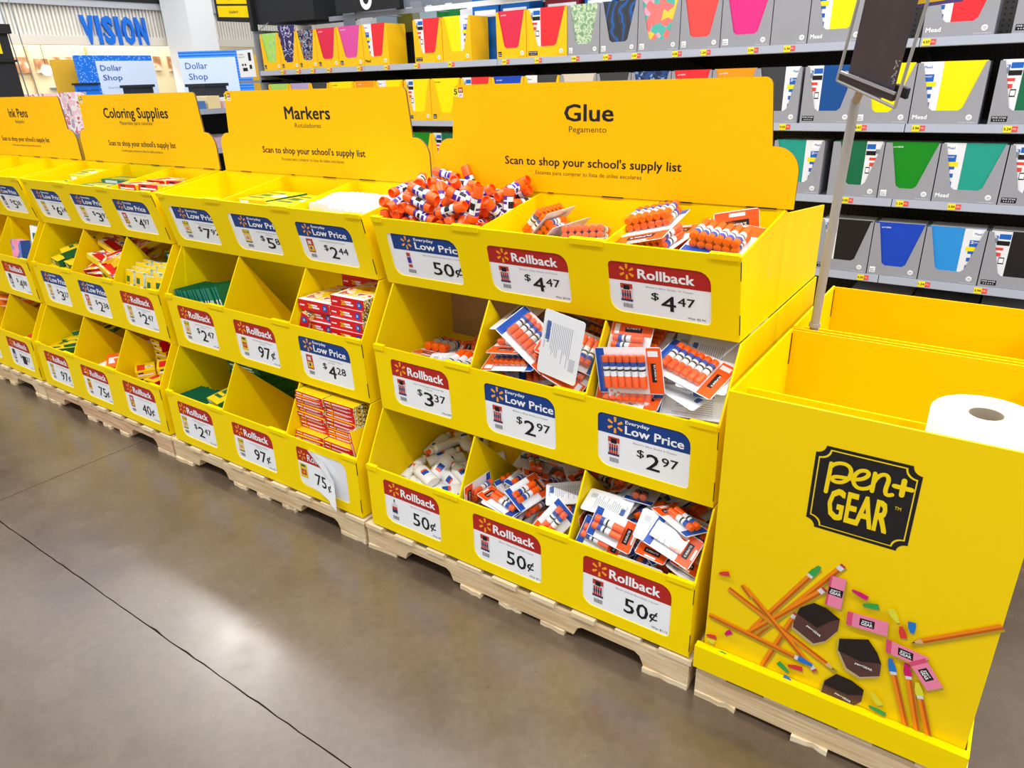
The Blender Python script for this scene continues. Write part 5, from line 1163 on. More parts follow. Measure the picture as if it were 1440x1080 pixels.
 'g1c': [(0.9551,0.1385,0.2637,0.749,0.088,0.076,-0.653), (1.0591,0.1966,0.2775,0.08,0.009,0.116,-0.99), (0.9143,0.2265,0.3087,0.089,-0.907,-0.41,-0.023), (1.0581,0.0806,0.2721,0,-0,0.993,0.116), (0.9314,0.3411,0.3416,0.191,0.189,-0.96,-0.076), (1.124,0.2997,0.3031,0.975,0.112,-0.01,0.194), (0.9643,0.3886,0.3592,0.18,-0.619,-0.758,0.099), (1.0294,0.1408,0.2907,0.947,0.111,-0.035,0.299), (1.0166,0.307,0.3457,0.001,0.826,-0.564,-0.005), (1.1549,0.3758,0.3366,1,-0.002,0.004,-0), (1.0239,0.2251,0.3172,0.994,-0.07,-0.081,-0.035), (1.0739,0.0776,0.2956,0.648,0.097,0.264,-0.708), (0.9227,0.0575,0.2666,0.083,-0.709,0.696,0.081), (1.1253,0.1669,0.3071,0.18,-0.713,-0.67,0.106), (0.9922,0.4348,0.38,0.102,0.684,-0.699,-0.184), (1.0495,0.0161,0.3024,0.5,-0.5,-0.5,-0.5), (0.8371,0.1163,0.3263,0.439,0.555,0.439,0.555), (1.1959,0.2117,0.328,0.058,-0.705,-0.058,0.705), (0.984,0.3204,0.3734,0.004,0.894,-0.447,0.021), (1.1574,0.0842,0.3293,0.188,-0.023,-0.975,0.119), (0.9266,0.2196,0.34,0.18,-0.83,-0.493,-0.191), (1.1209,0.222,0.3253,0.98,0.088,0.14,0.113), (0.9288,0.0806,0.3029,0.155,-0.69,-0.69,-0.155), (1.1138,0.3055,0.3607,0.734,-0.041,-0.04,0.676), (0.9227,0.1823,0.3232,0.922,0.262,0.005,-0.284), (1.0438,0.1161,0.3398,0.798,0.092,0.088,0.589), (0.9092,0.1212,0.3267,0.97,0.218,-0.025,0.109), (1.0956,0.4086,0.37,0.02,1,0.016,-0.006), (0.9366,0.0584,0.3223,0.359,0.261,-0.41,0.797), (1.0906,0.2313,0.3627,0.655,0.108,0.059,-0.746), (0.9047,0.2072,0.3689,0.968,-0.005,0.058,-0.244), (1.108,0.1554,0.3687,0.016,-0.572,0.803,0.167), (0.9205,0.0466,0.3553,0.595,0.276,0.382,-0.651), (1.0826,0.1034,0.3618,0.947,0.116,0.121,-0.274), (0.9845,0.1681,0.3817,0.139,0.197,0.97,-0.023), (1.0729,0.082,0.3843,0.017,-0.081,0.146,-0.986), (0.8654,0.2906,0.3686,0.011,0.707,-0.164,-0.688), (1.1287,0.3044,0.3896,0.696,0.028,-0.03,-0.717), (0.952,0.3986,0.4346,0.316,-0.479,-0.783,0.241), (1.1547,0.1072,0.3667,0.086,-0.264,0.141,-0.95), (0.9011,0.3579,0.3958,0.707,0.073,0.134,0.69), (1.1298,0.247,0.4095,0.226,-0.021,-0.096,0.969), (0.9977,0.3093,0.3894,0.961,0.124,0.134,-0.208), (1.0649,0.2708,0.4315,0.232,-0.901,0.361,-0.071), (0.9349,0.2292,0.4035,0.824,0.074,-0.065,0.558), (1.1143,0.4098,0.3739,0.001,0.006,0.02,1), (0.9303,0.1385,0.41,0.066,0.117,0.98,0.144), (1.09,0.0598,0.4326,0.309,-0.635,-0.693,-0.145), (0.8966,0.2445,0.4269,0.159,-0.271,-0.028,0.949), (1.1251,0.0497,0.419,0.63,0.115,0.322,-0.698), (0.9069,0.1029,0.43,0.101,-0.665,-0.736,-0.079), (1.0227,0.1587,0.4131,0.953,0.027,-0.225,-0.2), (1.0024,0.4759,0.4304,0.388,0.388,0.591,-0.591), (1.0474,0.3793,0.4277,0.052,-0.874,-0.475,0.086), (0.9541,0.0466,0.3957,0.595,0.276,0.382,-0.651), (1.1311,0.133,0.4146,0.685,0.182,-0.023,0.706), (0.9731,0.2003,0.4381,0.997,-0.054,0.023,0.059), (1.1194,0.1001,0.4563,0.835,-0.01,0.109,0.539)],
}
# ------------------------------------------------------------------ glue products
def parts_thing(name, label, cat, group, parts):
    t = empty(name, (0, 0, 0), label, cat, group)
    for pn, mb, mm, sm in parts:
        if isinstance(mm, MB): pass
        mb.build(pn, mm, t, smooth=sm)
    return t
def place(proto, used, loc, quat=None, label=None, group=None):
    o = proto if not used[0] else copy_tree(proto)
    used[0] = True
    o.location = loc
    if quat is not None:
        o.rotation_mode = 'QUATERNION'; o.rotation_quaternion = quat
    if label: o['label'] = label
    if group: o['group'] = group
    return o

def jumbo():
    r, L = 0.0155, 0.108; h = L / 2
    base = MB().lathe([(r * .74, -h + .007, 0), (r * .78, -h, 0), (r * .97, -h, 0), (r * 1.03, -h + .002, 0), (r * 1.03, -h + .020, 0), (r * .9, -h + .022, 0)], 14)
    bar = MB().lathe([(r * .94, -h + .021, 0), (r * .94, -h + .034, 1), (r * .94, -h + .038, 0), (r * .94, -h + .046, 2), (r * .94, -h + .062, 0), (r * .94, -h + .070, 0), (r * .94, h - .030, 0)], 14)
    # white label panels and the dark name block around the barrel
    lab = MB()
    for a0, a1, z0, z1, mi in ((-60, 60, -.030, .018, 0), (-45, 45, -.016, .004, 1), (140, 220, -.030, .010, 0), (150, 210, -.022, -.012, 2), (150, 210, -.006, .004, 1)):
        rr = r * (.955 if mi == 0 else .962); n = 6
        for k in range(n):
            q = [math.radians(a0 + (a1 - a0) * (k + d) / n) for d in (0, 1)]
            lab.quad((rr * math.cos(q[0]), rr * math.sin(q[0]), z0), (rr * math.cos(q[1]), rr * math.sin(q[1]), z0), (rr * math.cos(q[1]), rr * math.sin(q[1]), z1), (rr * math.cos(q[0]), rr * math.sin(q[0]), z1), mi)
    cap = MB().lathe([(r * .96, h - .034, 0), (r * 1.02, h - .033, 0), (r * 1.0, h - .003, 0), (r * .90, h, 0), (r * .80, h, 0), (r * .76, h - .008, 0)], 14)
    return parts_thing('jumbo_glue_stick', 'orange and purple jumbo glue stick', 'glue stick', 'loose jumbo glue sticks in the top-left bin of the glue display',
        [('twist_base', base, ORANGE, True), ('barrel', bar, [PURPLE, WHITE, WHITE], True), ('printed_label', lab, [PAPER, BLACK, PURPLE], False), ('cap', cap, ORANGE, True)])
def stick_mb(cx, y0, L, z, r=0.0095, flip=1):
    """small stick lying along y in a pack, cap towards +y"""
    M = Matrix.Translation((cx, y0 + L / 2, z)) @ Matrix.Rotation(-math.pi / 2 * flip, 4, 'X')
    h = L / 2; mb = MB(M)
    mb.lathe([(r * .8, -h, 0), (r, -h + .001, 0), (r, -h + .016, 1), (r * .95, -h + .017, 2), (r * .95, -h + .029, 3), (r * .95, -h + .036, 4), (r * .95, -h + .041, 3), (r * .95, h - .033, 0), (r * 1.0, h - .032, 0), (r * 1.0, h - .002, 0), (r * .8, h, 0)], 10)
    return mb
STM = [ORANGE, ORANGE, LBLUE, PAPER, mat('stick_black_label', '#1E1A22', 0.35)]
def back_print(mb, w, h, z, mi):
    """white card back: text lines, bar code, oval mark (facing -z)"""
    rnd = random.Random(3)
    y = h / 2 - 0.03
    while y > -h / 2 + 0.03:
        L = w * rnd.uniform(0.35, 0.62)
        mb.quad((-w * .33, y, z), (-w * .33, y - .0018, z), (-w * .33 + L, y - .0018, z), (-w * .33 + L, y, z), mi)
        y -= 0.0055
    for k in range(9):
        x = w * .12 + k * w * .022
        mb.quad((x, -h / 2 + .012, z), (x, -h / 2 + .030, z), (x + w * .012, -h / 2 + .030, z), (x + w * .012, -h / 2 + .012, z), mi)
    mb.quad((-w * .34, h / 2 - .024, z), (-w * .34, h / 2 - .012, z), (-w * .05, h / 2 - .012, z), (-w * .05, h / 2 - .024, z), mi + 1)
    T = Matrix.Rotation(math.pi / 2, 4, 'X')
    mb.text("ELMER'S", -w * .31, -h / 2 + .018, w * .3, .007, mi + 1, .03, z, M=T)
    mb.text('School Glue Sticks', -w * .31, -h / 2 + .009, w * .4, .004, mi + 1, .0, z, M=T)
def pack(name, n, rows, w, h, rr, L, oy, ox, label, group, layout):
    t = empty(name, (0, 0, 0), label, 'glue stick pack', group)
    c = MB(); c.prism(rrect(-w / 2, w / 2, -h / 2, h / 2, 0.008, 3), 2, -0.0006, 0.0006, 0)
    card = c.build('card', [PAPER], t)
    f = MB(); z = 0.0009
    def q(x0, x1, y0, y1, mi, dz=0.0): f.quad((x0, y0, z + dz), (x1, y0, z + dz), (x1, y1, z + dz), (x0, y1, z + dz), mi)
    e = 0.002
    if layout == 'side':      # orange panel at left, blue at right
        q(-w / 2 + e, w / 2 - e, -h / 2 + e, h / 2 - e, 2); q(-w / 2 + e, -w / 2 + w * .22, -h / 2 + e, h / 2 - e, 0, .0001); q(w / 2 - w * .14, w / 2 - e, -h / 2 + e, h / 2 - e, 1, .0001)
        q(-w / 2 + w * .10, -w / 2 + w * .17, -h * .16, h * .24, 3, .0002); q(-w / 2 + .01, -w / 2 + w * .2, -h * .42, -h * .30, 2, .0002)
    else:                     # orange top with dark name block, blue foot
        q(-w / 2 + e, w / 2 - e, -h / 2 + e, h / 2 - e, 2); q(-w / 2 + e, w / 2 - e, h / 2 - h * .30, h / 2 - e, 0, .0001); q(-w / 2 + e, w / 2 - e, -h / 2 + e, -h / 2 + h * .17, 1, .0001)
        q(-w * .26, w * .26, h / 2 - h * .24, h / 2 - h * .12, 3, .0002); q(-w * .18, w * .18, h / 2 - h * .075, h / 2 - h * .03, 2, .0002)
    if layout == 'side': f.text("ELMER'S", -h * .13, -(-w / 2 + w * .125), h * .32, w * .022, 2, .02, -z - .0004, M=Matrix.Rotation(math.pi / 2, 4, 'Z') @ Matrix.Rotation(-math.pi / 2, 4, 'X'))
    else: f.text("ELMER'S", 0, h / 2 - h * .20, w * .40, h * .04, 2, .02, -z - .0004, 'C', M=Matrix.Rotation(-math.pi / 2, 4, 'X'))
    f.build('printed_front', [CARDRED, LBLUE, PAPER, mat('dark_name_block', '#22161C', 0.4)], card)
    b = MB(); back_print(b, w, h, -0.0008, 0); b.build('printed_back', [mat('pale_ink', '#A9AEBB', 0.5), mat('small_blue_ink', '#4A6AA8', 0.5)], card)
    per = n // rows; pw = rr * 2.08
    for r in range(rows):
        for k in range(per):
            x = ox + (k - (per - 1) / 2) * pw
            stick_mb(x, oy - L / 2, L, 0.0014 + rr + r * rr * 1.9, rr).build('glue_stick', STM, t, smooth=True)
    bw = per * pw / 2 + .003; bh = L / 2 + .003; bz = 0.002 + rr * 2 * rows + .001
    g = MB(); g.add([(ox + sx * k * bw, oy + sy * k * bh, zz) for zz, k in ((.001, 1.0), (bz, .97)) for sx, sy in ((-1, -1), (1, -1), (1, 1), (-1, 1))], [(0, 1, 5, 4), (1, 2, 6, 5), (2, 3, 7, 6), (3, 0, 4, 7), (4, 5, 6, 7)])
    g.build('clear_blister', CLEAR, t)
    return t
PROTO = {
 'g3a': (jumbo(), None),
 'g3b': (pack('glue_stick_pack', 12, 2, .150, .200, .0100, .088, -.030, 0, 'twelve-count glue stick blister pack in the top middle bin of the glue display', 'twelve-count glue packs in the top middle bin', 'top'), None),
 'g2a': (pack('glue_stick_pack', 3, 1, .120, .170, .0150, .105, -.020, 0, 'three-count jumbo glue stick pack in the nearly empty middle-left bin of the glue display', 'three-count glue packs in the middle-left bin', 'top'), None),
 'g2b': (pack('glue_stick_pack', 6, 1, .190, .125, .0098, .088, 0, 0.008, 'six-count orange and blue glue stick pack in the centre bin of the glue display', 'six-count glue packs in the centre bin', 'side'), None),
 'g1b': (pack('glue_stick_pack', 2, 1, .085, .135, .0100, .088, -.012, 0, 'two-count glue stick pack in the bottom middle bin of the glue display', 'two-count glue packs in the bottom middle bin', 'top'), None),
}
def bottle():
    sy = .66
    body = MB().lathe([(.020, -.065, 0), (.0235, -.062, 0), (.0235, .018, 0), (.021, .028, 0), (.011, .034, 0), (.011, .036, 0)], 16, sy=sy)
    lab = MB()
    for a0, a1, z0, z1, mi in ((-50, 50, -.048, .004, 2), (-26, 26, -.030, -.008, 0), (-22, 22, -.012, -.004, 1), (140, 215, -.045, .0, 2), (150, 205, -.036, -.024, 0)):
        rr = .0238 + (.0002 if mi != 2 else 0) + (.0002 if mi == 1 else 0)
        for k in range(6):
            q = [math.radians(90 + a0 + (a1 - a0) * (k + d) / 6) for d in (0, 1)]
            lab.quad(*[(rr * math.cos(u), rr * sy * math.sin(u), zz) for u, zz in ((q[0], z0), (q[1], z0), (q[1], z1), (q[0], z1))], mi)
    capm = MB().lathe([(.0115, .036, 0), (.0115, .044, 0), (.0065, .046, 1), (.0050, .060, 1), (.0022, .0645, 1)], 12)
    return parts_thing('glue_bottle', 'white glue bottle with an orange tip lying in the bottom-left bin of the glue display', 'glue bottle', 'white glue bottles in the bottom-left bin of the glue display',
        [('bottle_body', body, mat('white_bottle_plastic', '#F1F0EC', .35, spec=.5), True), ('printed_label', lab, [LBLUE, CARDRED, PAPER], False), ('twist_cap', capm, [mat('white_cap', '#EDEBE6', .4), ORANGE], True)])
PROTO['g1a'] = (bottle(), None)
SRC = {'g3c': 'g3b', 'g2c': 'g2b', 'g1c': 'g1b'}
NEWL = {'g3c': ('twelve-count glue stick blister pack in the top-right bin of the glue display', 'twelve-count glue packs in the top-right bin'),
        'g2c': ('six-count glue stick pack in the middle-right bin of the glue display', 'six-count glue packs in the middle-right bin'),
        'g1c': ('two-count glue stick pack in the bottom-right bin of the glue display', 'two-count glue packs in the bottom-right bin')}
USED = {k: [False] for k in PROTO}
BINS = {'g3a': ('orange-capped jumbo glue stick', 'top-left bin', .026, .44, .185, .5), 'g3b': ('twelve-count glue pack', 'top middle bin', .45, .837, .185, .5), 'g3c': ('twelve-count glue pack', 'top-right bin', .845, 1.19, .185, .5),
 'g2a': ('three-count jumbo glue pack', 'sparse middle-left bin', .045, .44, .11, .5), 'g2b': ('six-count glue pack', 'centre bin', .45, .83, .11, .5), 'g2c': ('six-count glue pack', 'middle-right bin', .835, 1.2, .11, .5),
 'g1a': ('white glue bottle', 'bottom-left bin', .045, .44, .01, .5), 'g1b': ('two-count glue pack', 'bottom middle bin', .45, .835, .01, .5), 'g1c': ('two-count glue pack', 'bottom-right bin', .84, 1.2, .01, .5)}
def where_in(key, x, y, z, q, zs):
    nm, bn, x0, x1, y0, y1 = BINS[key]
    zr = sorted(zs); f = zr.index(z) / len(zr)
    lay = 'on top' if f > .72 else 'mid-heap' if f > .38 else 'low'
    u = (x - x0) / (x1 - x0); v = (y - y0) / (y1 - y0)
    pos = ('left', 'middle', 'right')[min(2, int(u * 3))] + (' front' if v < .36 else ' centre' if v < .68 else ' back')
    if key in ('g3a', 'g1a'):
        d = q @ Vector((0, 0, 1)); face = 'cap up' if d.z > .45 else 'cap down' if d.z < -.45 else 'cap to the left' if d.x < -.5 else 'cap to the right' if d.x > .5 else 'cap toward the shopper' if d.y < 0 else 'cap to the back'
    else:
        d = q @ Vector((0, 0, 1)); face = 'sticks up' if d.z > .5 else 'white back up' if d.z < -.5 else 'on edge'
    return f'{nm}, {face}, {lay}, {pos} of the {bn}', f'{nm}s in the {bn} of the glue display'
for key, rows in SIM.items():
    src = SRC.get(key, key)
    zs_ = [r[2] for r in rows]
    for x, y, z, qw, qx, qy, qz in rows:
        if key in ('g3b', 'g3c'): y += .018; x -= .006 if key == 'g3c' else 0
        zraw = z
        if key == 'g2a': z += .05
        l, gp = where_in(key, x, y, zraw, Quaternion((qw, qx, qy, qz)), zs_)
        o_ = place(PROTO[src][0], USED[src], (x, y, z), Quaternion((qw, qx, qy, qz)), l, gp)
        if key == 'g1a': o_.scale = (1.12, 1.12, 1.14)
# two packs propped up facing the shopper in the middle-right bin, one white back beside them
l = 'six-count glue pack propped upright, sticks facing out, front of the middle-right bin'
place(PROTO['g2b'][0], USED['g2b'], (0.935, 0.150, 0.742), Matrix.Rotation(math.radians(75), 3, 'X').to_quaternion() @ Quaternion((0, 0, 1), math.radians(-4)), l, 'propped glue packs at the front')
l = 'glue pack propped upright with white printed back facing out, above the right $2.97 card'
q = (Matrix.Rotation(math.radians(-6), 3, 'Y') @ Matrix.Rotation(math.radians(78), 3, 'X') @ Matrix.Rotation(math.pi, 3, 'Y')).to_quaternion()
place(PROTO['g2b'][0], USED['g2b'], (1.100, 0.160, 0.745), q, l, 'propped glue packs at the front')
for x, y, z, rx, rz, l in ((0.905, 0.26, 1.190, 6, 78, 'twelve-count glue pack lying on top at the left of the top-right bin, capped ends facing out'), (1.090, 0.40, 1.215, 8, 95, 'twelve-count glue pack lying on top at the back of the top-right bin')):
    pass
l = 'glue pack standing on edge against the right wall of the top-right bin'
q = (Matrix.Rotation(math.radians(62), 3, 'Z') @ Matrix.Rotation(math.radians(80), 3, 'X')).to_quaternion()
place(PROTO['g3b'][0], USED['g3b'], (1.120, 0.37, 1.115), q, l, 'glue packs in the top-right bin')

# ------------------------------------------------------------------ boxed colouring goods
GRN = mat('crayon_green', '#14663A', .4); YB = mat('crayon_yellow', '#F2CE12', .4); RB = mat('box_red', '#D8141C', .38); ORB = mat('box_orange', '#F2751E', .4); TEAL = mat('pack_teal', '#1E7F72', .35)
PAT = ramp_mat('busy_pencil_print', [(0, '#F0E9DA'), (.45, '#2B2A2A'), (.53, '#F3C91B'), (.62, '#E9E4D8'), (.75, '#4A8A4A')], 'noise', 90, .45, 3)
TOPP = ramp_mat('starburst_print', [(0, '#F4C21A'), (.40, '#F6D84C'), (.5, '#F7F2E6'), (.58, '#E7512A'), (.66, '#3E5FB4'), (.72, '#F3C71C')], 'noise', 26, .4, 2)
WPAT = ramp_mat('white_blue_print', [(0, '#EEF3F6'), (.48, '#BFDDE8'), (.56, '#2E9E58'), (.62, '#F1F5F7'), (.7, '#2F6FB0')], 'noise', 40, .4, 2)
RAINB = ramp_mat('rainbow_print', [(0, '#F2667A'), (.42, '#F4A3C4'), (.5, '#6A6BD0'), (.57, '#3AA6E0'), (.66, '#F4C44A')], 'noise', 12, .4, 1, False)
BM = [GRN, YB, RB, ORB, TEAL, PAT, TOPP, WPAT, WHITE, BLACK, LBLUE, RAINB]
GI, YI, RI, OI, TI, PI_, TPI, WPI, WI, KI, BI, RNI = range(12)
def carton(name, w, d, h, top, front, side, label, cat, group, deco=None):
    """printed box: origin bottom centre, front towards -y"""
    t = empty(name, (0, 0, 0), label, cat, group)
    b = MB(); e = 0.0012
    b.box(-w / 2, w / 2, -d / 2, d / 2, 0, h, [side, side, front, front, top, top])
    b.build('box_body', BM, t)
    p = MB(); y = -d / 2 - 0.0003; z = h + 0.0003
    def fq(u0, u1, v0, v1, mi, dy=0): p.quad((-w / 2 + w * u0, y - dy, h * v0), (-w / 2 + w * u1, y - dy, h * v0), (-w / 2 + w * u1, y - dy, h * v1), (-w / 2 + w * u0, y - dy, h * v1), mi)
    def tq(u0, u1, v0, v1, mi, dz=0): p.quad((-w / 2 + w * u0, -d / 2 + d * v0, z + dz), (-w / 2 + w * u1, -d / 2 + d * v0, z + dz), (-w / 2 + w * u1, -d / 2 + d * v1, z + dz), (-w / 2 + w * u0, -d / 2 + d * v1, z + dz), mi)
    def disc(cx, cz, r, mi, top_=False):
        n = 12
        if top_: p.add([(cx + r * math.cos(2 * math.pi * k / n), cz + r * .7 * math.sin(2 * math.pi * k / n), z + .0002) for k in range(n)], [tuple(range(n))], mi)
        else: p.add([(cx + r * math.cos(2 * math.pi * k / n), y - .0003, cz + r * math.sin(2 * math.pi * k / n)) for k in range(n)], [tuple(reversed(range(n)))], mi)
    if deco == 'twenty':
        p.text('20', -w * .18, h * .28, w * .13, h * .42, YI, .03, y); fq(.46, .68, .30, .46, WI); fq(.42, .62, .52, .68, WI); fq(.05, .20, .42, .54, WI); disc(w * .36, h * .5, h * .34, BI); p.text('20', w * .325, h * .38, w * .06, h * .24, WI, .02, y - .0005)
        tq(0, 1, 0, .12, WI); disc(0, 0, w * .3, YI, True); disc(0, 0, w * .15, OI, True)
    elif deco == 'bars':
        fq(.04, .18, .35, .65, WI); fq(.28, .9, .5, .66, WI); fq(.28, .8, .28, .40, WI); disc(w * -.28, h * .5, h * .3, YI)
        tq(.1, .9, .3, .7, WI)
    elif deco == 'green':
        tq(.06, .6, .2, .8, GI); tq(.09, .57, .3, .7, YI, .0001); tq(.12, .50, .4, .6, GI, .0002); disc(w * .25, 0, min(w, d) * .22, WI, True); fq(.1, .4, .2, .8, WI)
    elif deco == 'redyel':
        tq(.1, .5, .15, .85, RI); disc(w * .2, 0, min(w, d) * .22, WI, True); disc(w * .2, 0, min(w, d) * .12, BI, True); fq(.1, .9, .2, .45, WI); fq(.15, .4, .55, .8, KI)
    elif deco == 'face':
        fq(.1, .9, .05, .28, WI); fq(.15, .55, .6, .8, GI); disc(-w * .05, h * .45, w * .16, OI); fq(.55, .9, .3, .55, WI)
    elif deco == 'spine':
        fq(.1, .8, .3, .7, WI)
    p.build('printed_panel', BM, t)
    return t
CU = {}
SMALL = {'g3': ('green and yellow crayon box', 'above the $6.24 card'), 'c2': ('long yellow and green crayon box', 'above the $3.27 card'), 'c2c': ('yellow-topped green crayon box', 'behind the crayon pouches'),
         'c1': ('green and yellow pencil box', 'in the bottom-left bin, coloring display'), 'c1b': ('red and orange pencil box', 'above the 75 cent card'), 'po': ('orange pen pack', 'above the first ink pens bin')}
CNT = {}
def put(key, make, x, y, z, rx=0, ry=0, rz=0, label=None, group=None):
    if key not in CU: CU[key] = (make(), [False])
    pr, us = CU[key]
    if key in SMALL:
        CNT[key] = CNT.get(key, -1) + 1
        label = f'{SMALL[key][0]}, {nth(CNT[key])} placed counting from the bottom, {SMALL[key][1]}'.replace('placed counting', 'counting'); group = SMALL[key][0] + ' pile'
    q = (Matrix.Rotation(math.radians(rz), 3, 'Z') @ Matrix.Rotation(math.radians(rx), 3, 'X') @ Matrix.Rotation(math.radians(ry), 3, 'Y')).to_quaternion()
    return place(pr, us, (x, y, z), q, label, group)
rnd = random.Random(21)
OM, OC = -PW, -2 * PW
# red marker boxes, middle-right bin of the markers display
mk20 = lambda: carton('marker_box', .160, .20, .038, TPI, RI, PI_, 'flat red marker box stacked in the middle-right bin of the markers display', 'marker box', 'red marker boxes in the middle-right bin', 'twenty')
for r in range(8):
    z = .562 + r * .0385
    if r < 7: put('mk20', mk20, OM + .923 + rnd.uniform(-.004, .004), .258 + rnd.uniform(-.008, .006), z, rz=rnd.uniform(-1.5, 1.5), label=f'red marker box, {nth(r)} from the bottom of the left stack, above the $4.28 card', group='red marker boxes')
    if r < 8: put('mk20', mk20, OM + 1.093 + rnd.uniform(-.005, .005), .245 + rnd.uniform(-.012, .008), z, rz=rnd.uniform(-1.5, 1.5), label=f'red marker box, {nth(r)} from the bottom of the right stack, above the $4.28 card', group='red marker boxes')
for r in range(5, 9):
    z = .562 + r * .0385
    for cx in (.935, 1.10):
        put('mk20', mk20, OM + cx, .455, z, rz=rnd.uniform(-1, 1), label=f'red marker box at the bin back, {nth(8 - r)} from top, ' + ('left' if cx < 1 else 'right') + ' column', group='red marker boxes')
put('mk20', mk20, OM + .868, .235, .70, ry=-68, rz=4, label='red marker box leaning on edge against the divider, left of the stack', group='red marker boxes')
# crayon boxes in the torn-card bin
ccr = lambda: carton('colored_pencil_box', .150, .19, .0165, YI, RI, PI_, 'thin red colored pencil box in the two tall stacks above the torn price card', 'pencil box', 'thin red pencil boxes stacked above the torn price card', 'bars')
for r in range(21):
    z = .145 + r * .0168
    for cx in (.915, 1.070):
        put('ccr', ccr, OM + cx + rnd.uniform(-.004, .004), .172 + (-.03 if r < 12 else 0) + rnd.uniform(-.006, .006), z, rz=rnd.uniform(-1.5, 1.5), label=f'thin red pencil box, {nth(20 - r)} from top, ' + ('left' if cx < 1 else 'right') + ' stack above the torn card', group='thin red pencil boxes')
put('ccr', ccr, OM + 1.165, .135, .345, ry=78, rz=-6, label='thin pencil box tipped on its side at the right of the two stacks', group='thin red pencil boxes')
# teal packs on edge
tl = lambda: carton('marker_pack', .013, .15, .17, TI, TI, GI, 'teal and green marker pack on edge in the middle-left bin of the markers display', 'marker pack', 'teal marker packs in the middle-left bin', 'spine')
for k in range(16):
    put('tl', tl, OM + .125 + k * .0195, .205 + rnd.uniform(-.004, .004), .604 + max(0, k - 3) * .0040, ry=-20, label=f'teal marker pack on edge, {nth(k)} from left, middle-left bin of the markers display', group='teal marker packs')
tl2 = lambda: carton('marker_pack', .013, .13, .12, TI, TI, GI, 'teal marker pack on edge at the front of the bottom-left bin of the markers display', 'marker pack', 'teal marker packs in the bottom-left bin', 'spine')
for k in range(13):
    put('tl2', tl2, OM + .115 + k * .0185, .09 + rnd.uniform(-.004, .004), .204 + k * .0008, ry=-22, label=f'teal marker pack on edge, {nth(k)} from left, bottom-left bin of the markers display', group='teal marker packs below')
st = lambda: carton('marker_box', .21, .17, .0145, GI, GI, GI, 'thin dark green marker box in the stack at the back of the bottom-left bin of the markers display', 'marker box', 'dark green marker boxes at the back', 'spine')
for k in range(18):
    put('st', st, OM + .318 + rnd.uniform(-.004, .004), .30 + rnd.uniform(-.006, .006), .206 + k * .0148, rz=rnd.uniform(-2, 2), label=f'dark green marker box, {nth(17 - k)} from the top of the bottom-left bin stack, markers display', group='dark green marker boxes')
gy = lambda: carton('marker_box', .12, .15, .022, YI, YI, GI, 'yellow marker box lying on the teal packs, lower left of the markers display', 'marker box', None, 'green')
put('gy', gy, OM + .345, .115, .338, rx=10, ry=-4, rz=-12)
put('gy2', lambda: carton('marker_box', .12, .03, .16, GI, GI, GI, 'dark green box leaning at the back of the bottom middle bin of the markers display', 'marker box', None, 'face'), OM + .755, .27, .36, rx=-18, rz=-20)
# flat yellow marker boxes, top middle bin
gf = lambda: carton('marker_box', .165, .20, .020, YI, YI, GI, 'flat yellow and green marker box at the top of the top middle bin of the markers display', 'marker box', 'flat yellow marker boxes in the top middle bin', 'green')
for k in range(7):
    put('gf', gf, OM + .54 + rnd.uniform(-.006, .006), .345 + rnd.uniform(-.01, .01), 1.004 + k * .0205, rz=rnd.uniform(-4, 4), label=f'flat yellow marker box, {nth(6 - k)} from top, left pile above the $5.88 card', group='flat yellow marker boxes')
    put('gf', gf, OM + .735 + rnd.uniform(-.004, .004), .31 + rnd.uniform(-.01, .01), 1.004 + k * .0205, rz=rnd.uniform(-3, 3), label=f'flat yellow marker box, {nth(6 - k)} from top, right pile above the $5.88 card', group='flat yellow marker boxes')
# white packs, top-right bin
def whitepack():
    t = empty('watercolor_pack', (0, 0, 0), 'white pack with a scalloped top standing in the dense rows of the top-right bin of the markers display', 'paint pack', 'white packs in the top-right bin of the markers display')
    b = MB(); out = [(-.052, 0), (.052, 0), (.052, .135)]
    for c in (.036, .012, -.012, -.036):
        out += [(c + .012 * math.cos(math.radians(a)), .135 + .009 * math.sin(math.radians(a))) for a in (20, 60, 90, 120, 160)]
    out += [(-.052, .135)]
    b.prism(out, 1, -.0055, .0055); b.build('pack_body', mat('bright_white_plastic', '#E2E4EA', .4), t)
    p = MB(); p.quad((-.03, -.0058, .09), (.02, -.0058, .09), (.02, -.0058, .125), (-.03, -.0058, .125)); p.build('printed_panel', mat('pale_yellow_print', '#EFE7B0', .4), t)
    return t
for j in range(22):
    for cx in (.905, 1.015, 1.124):
        if j < 2 and cx < 1.0: continue
        put('wp', whitepack, OM + cx + rnd.uniform(-.002, .002), .222 + j * .0124, 1.006 + rnd.uniform(-.002, .006) + .02 * math.sin(j / 22 * 3.1), rx=-4, label=f'white scalloped paint pack, {nth(j)} row from front, ' + ('left' if cx < 1 else 'middle' if cx < 1.1 else 'right') + ' column', group='white paint packs')
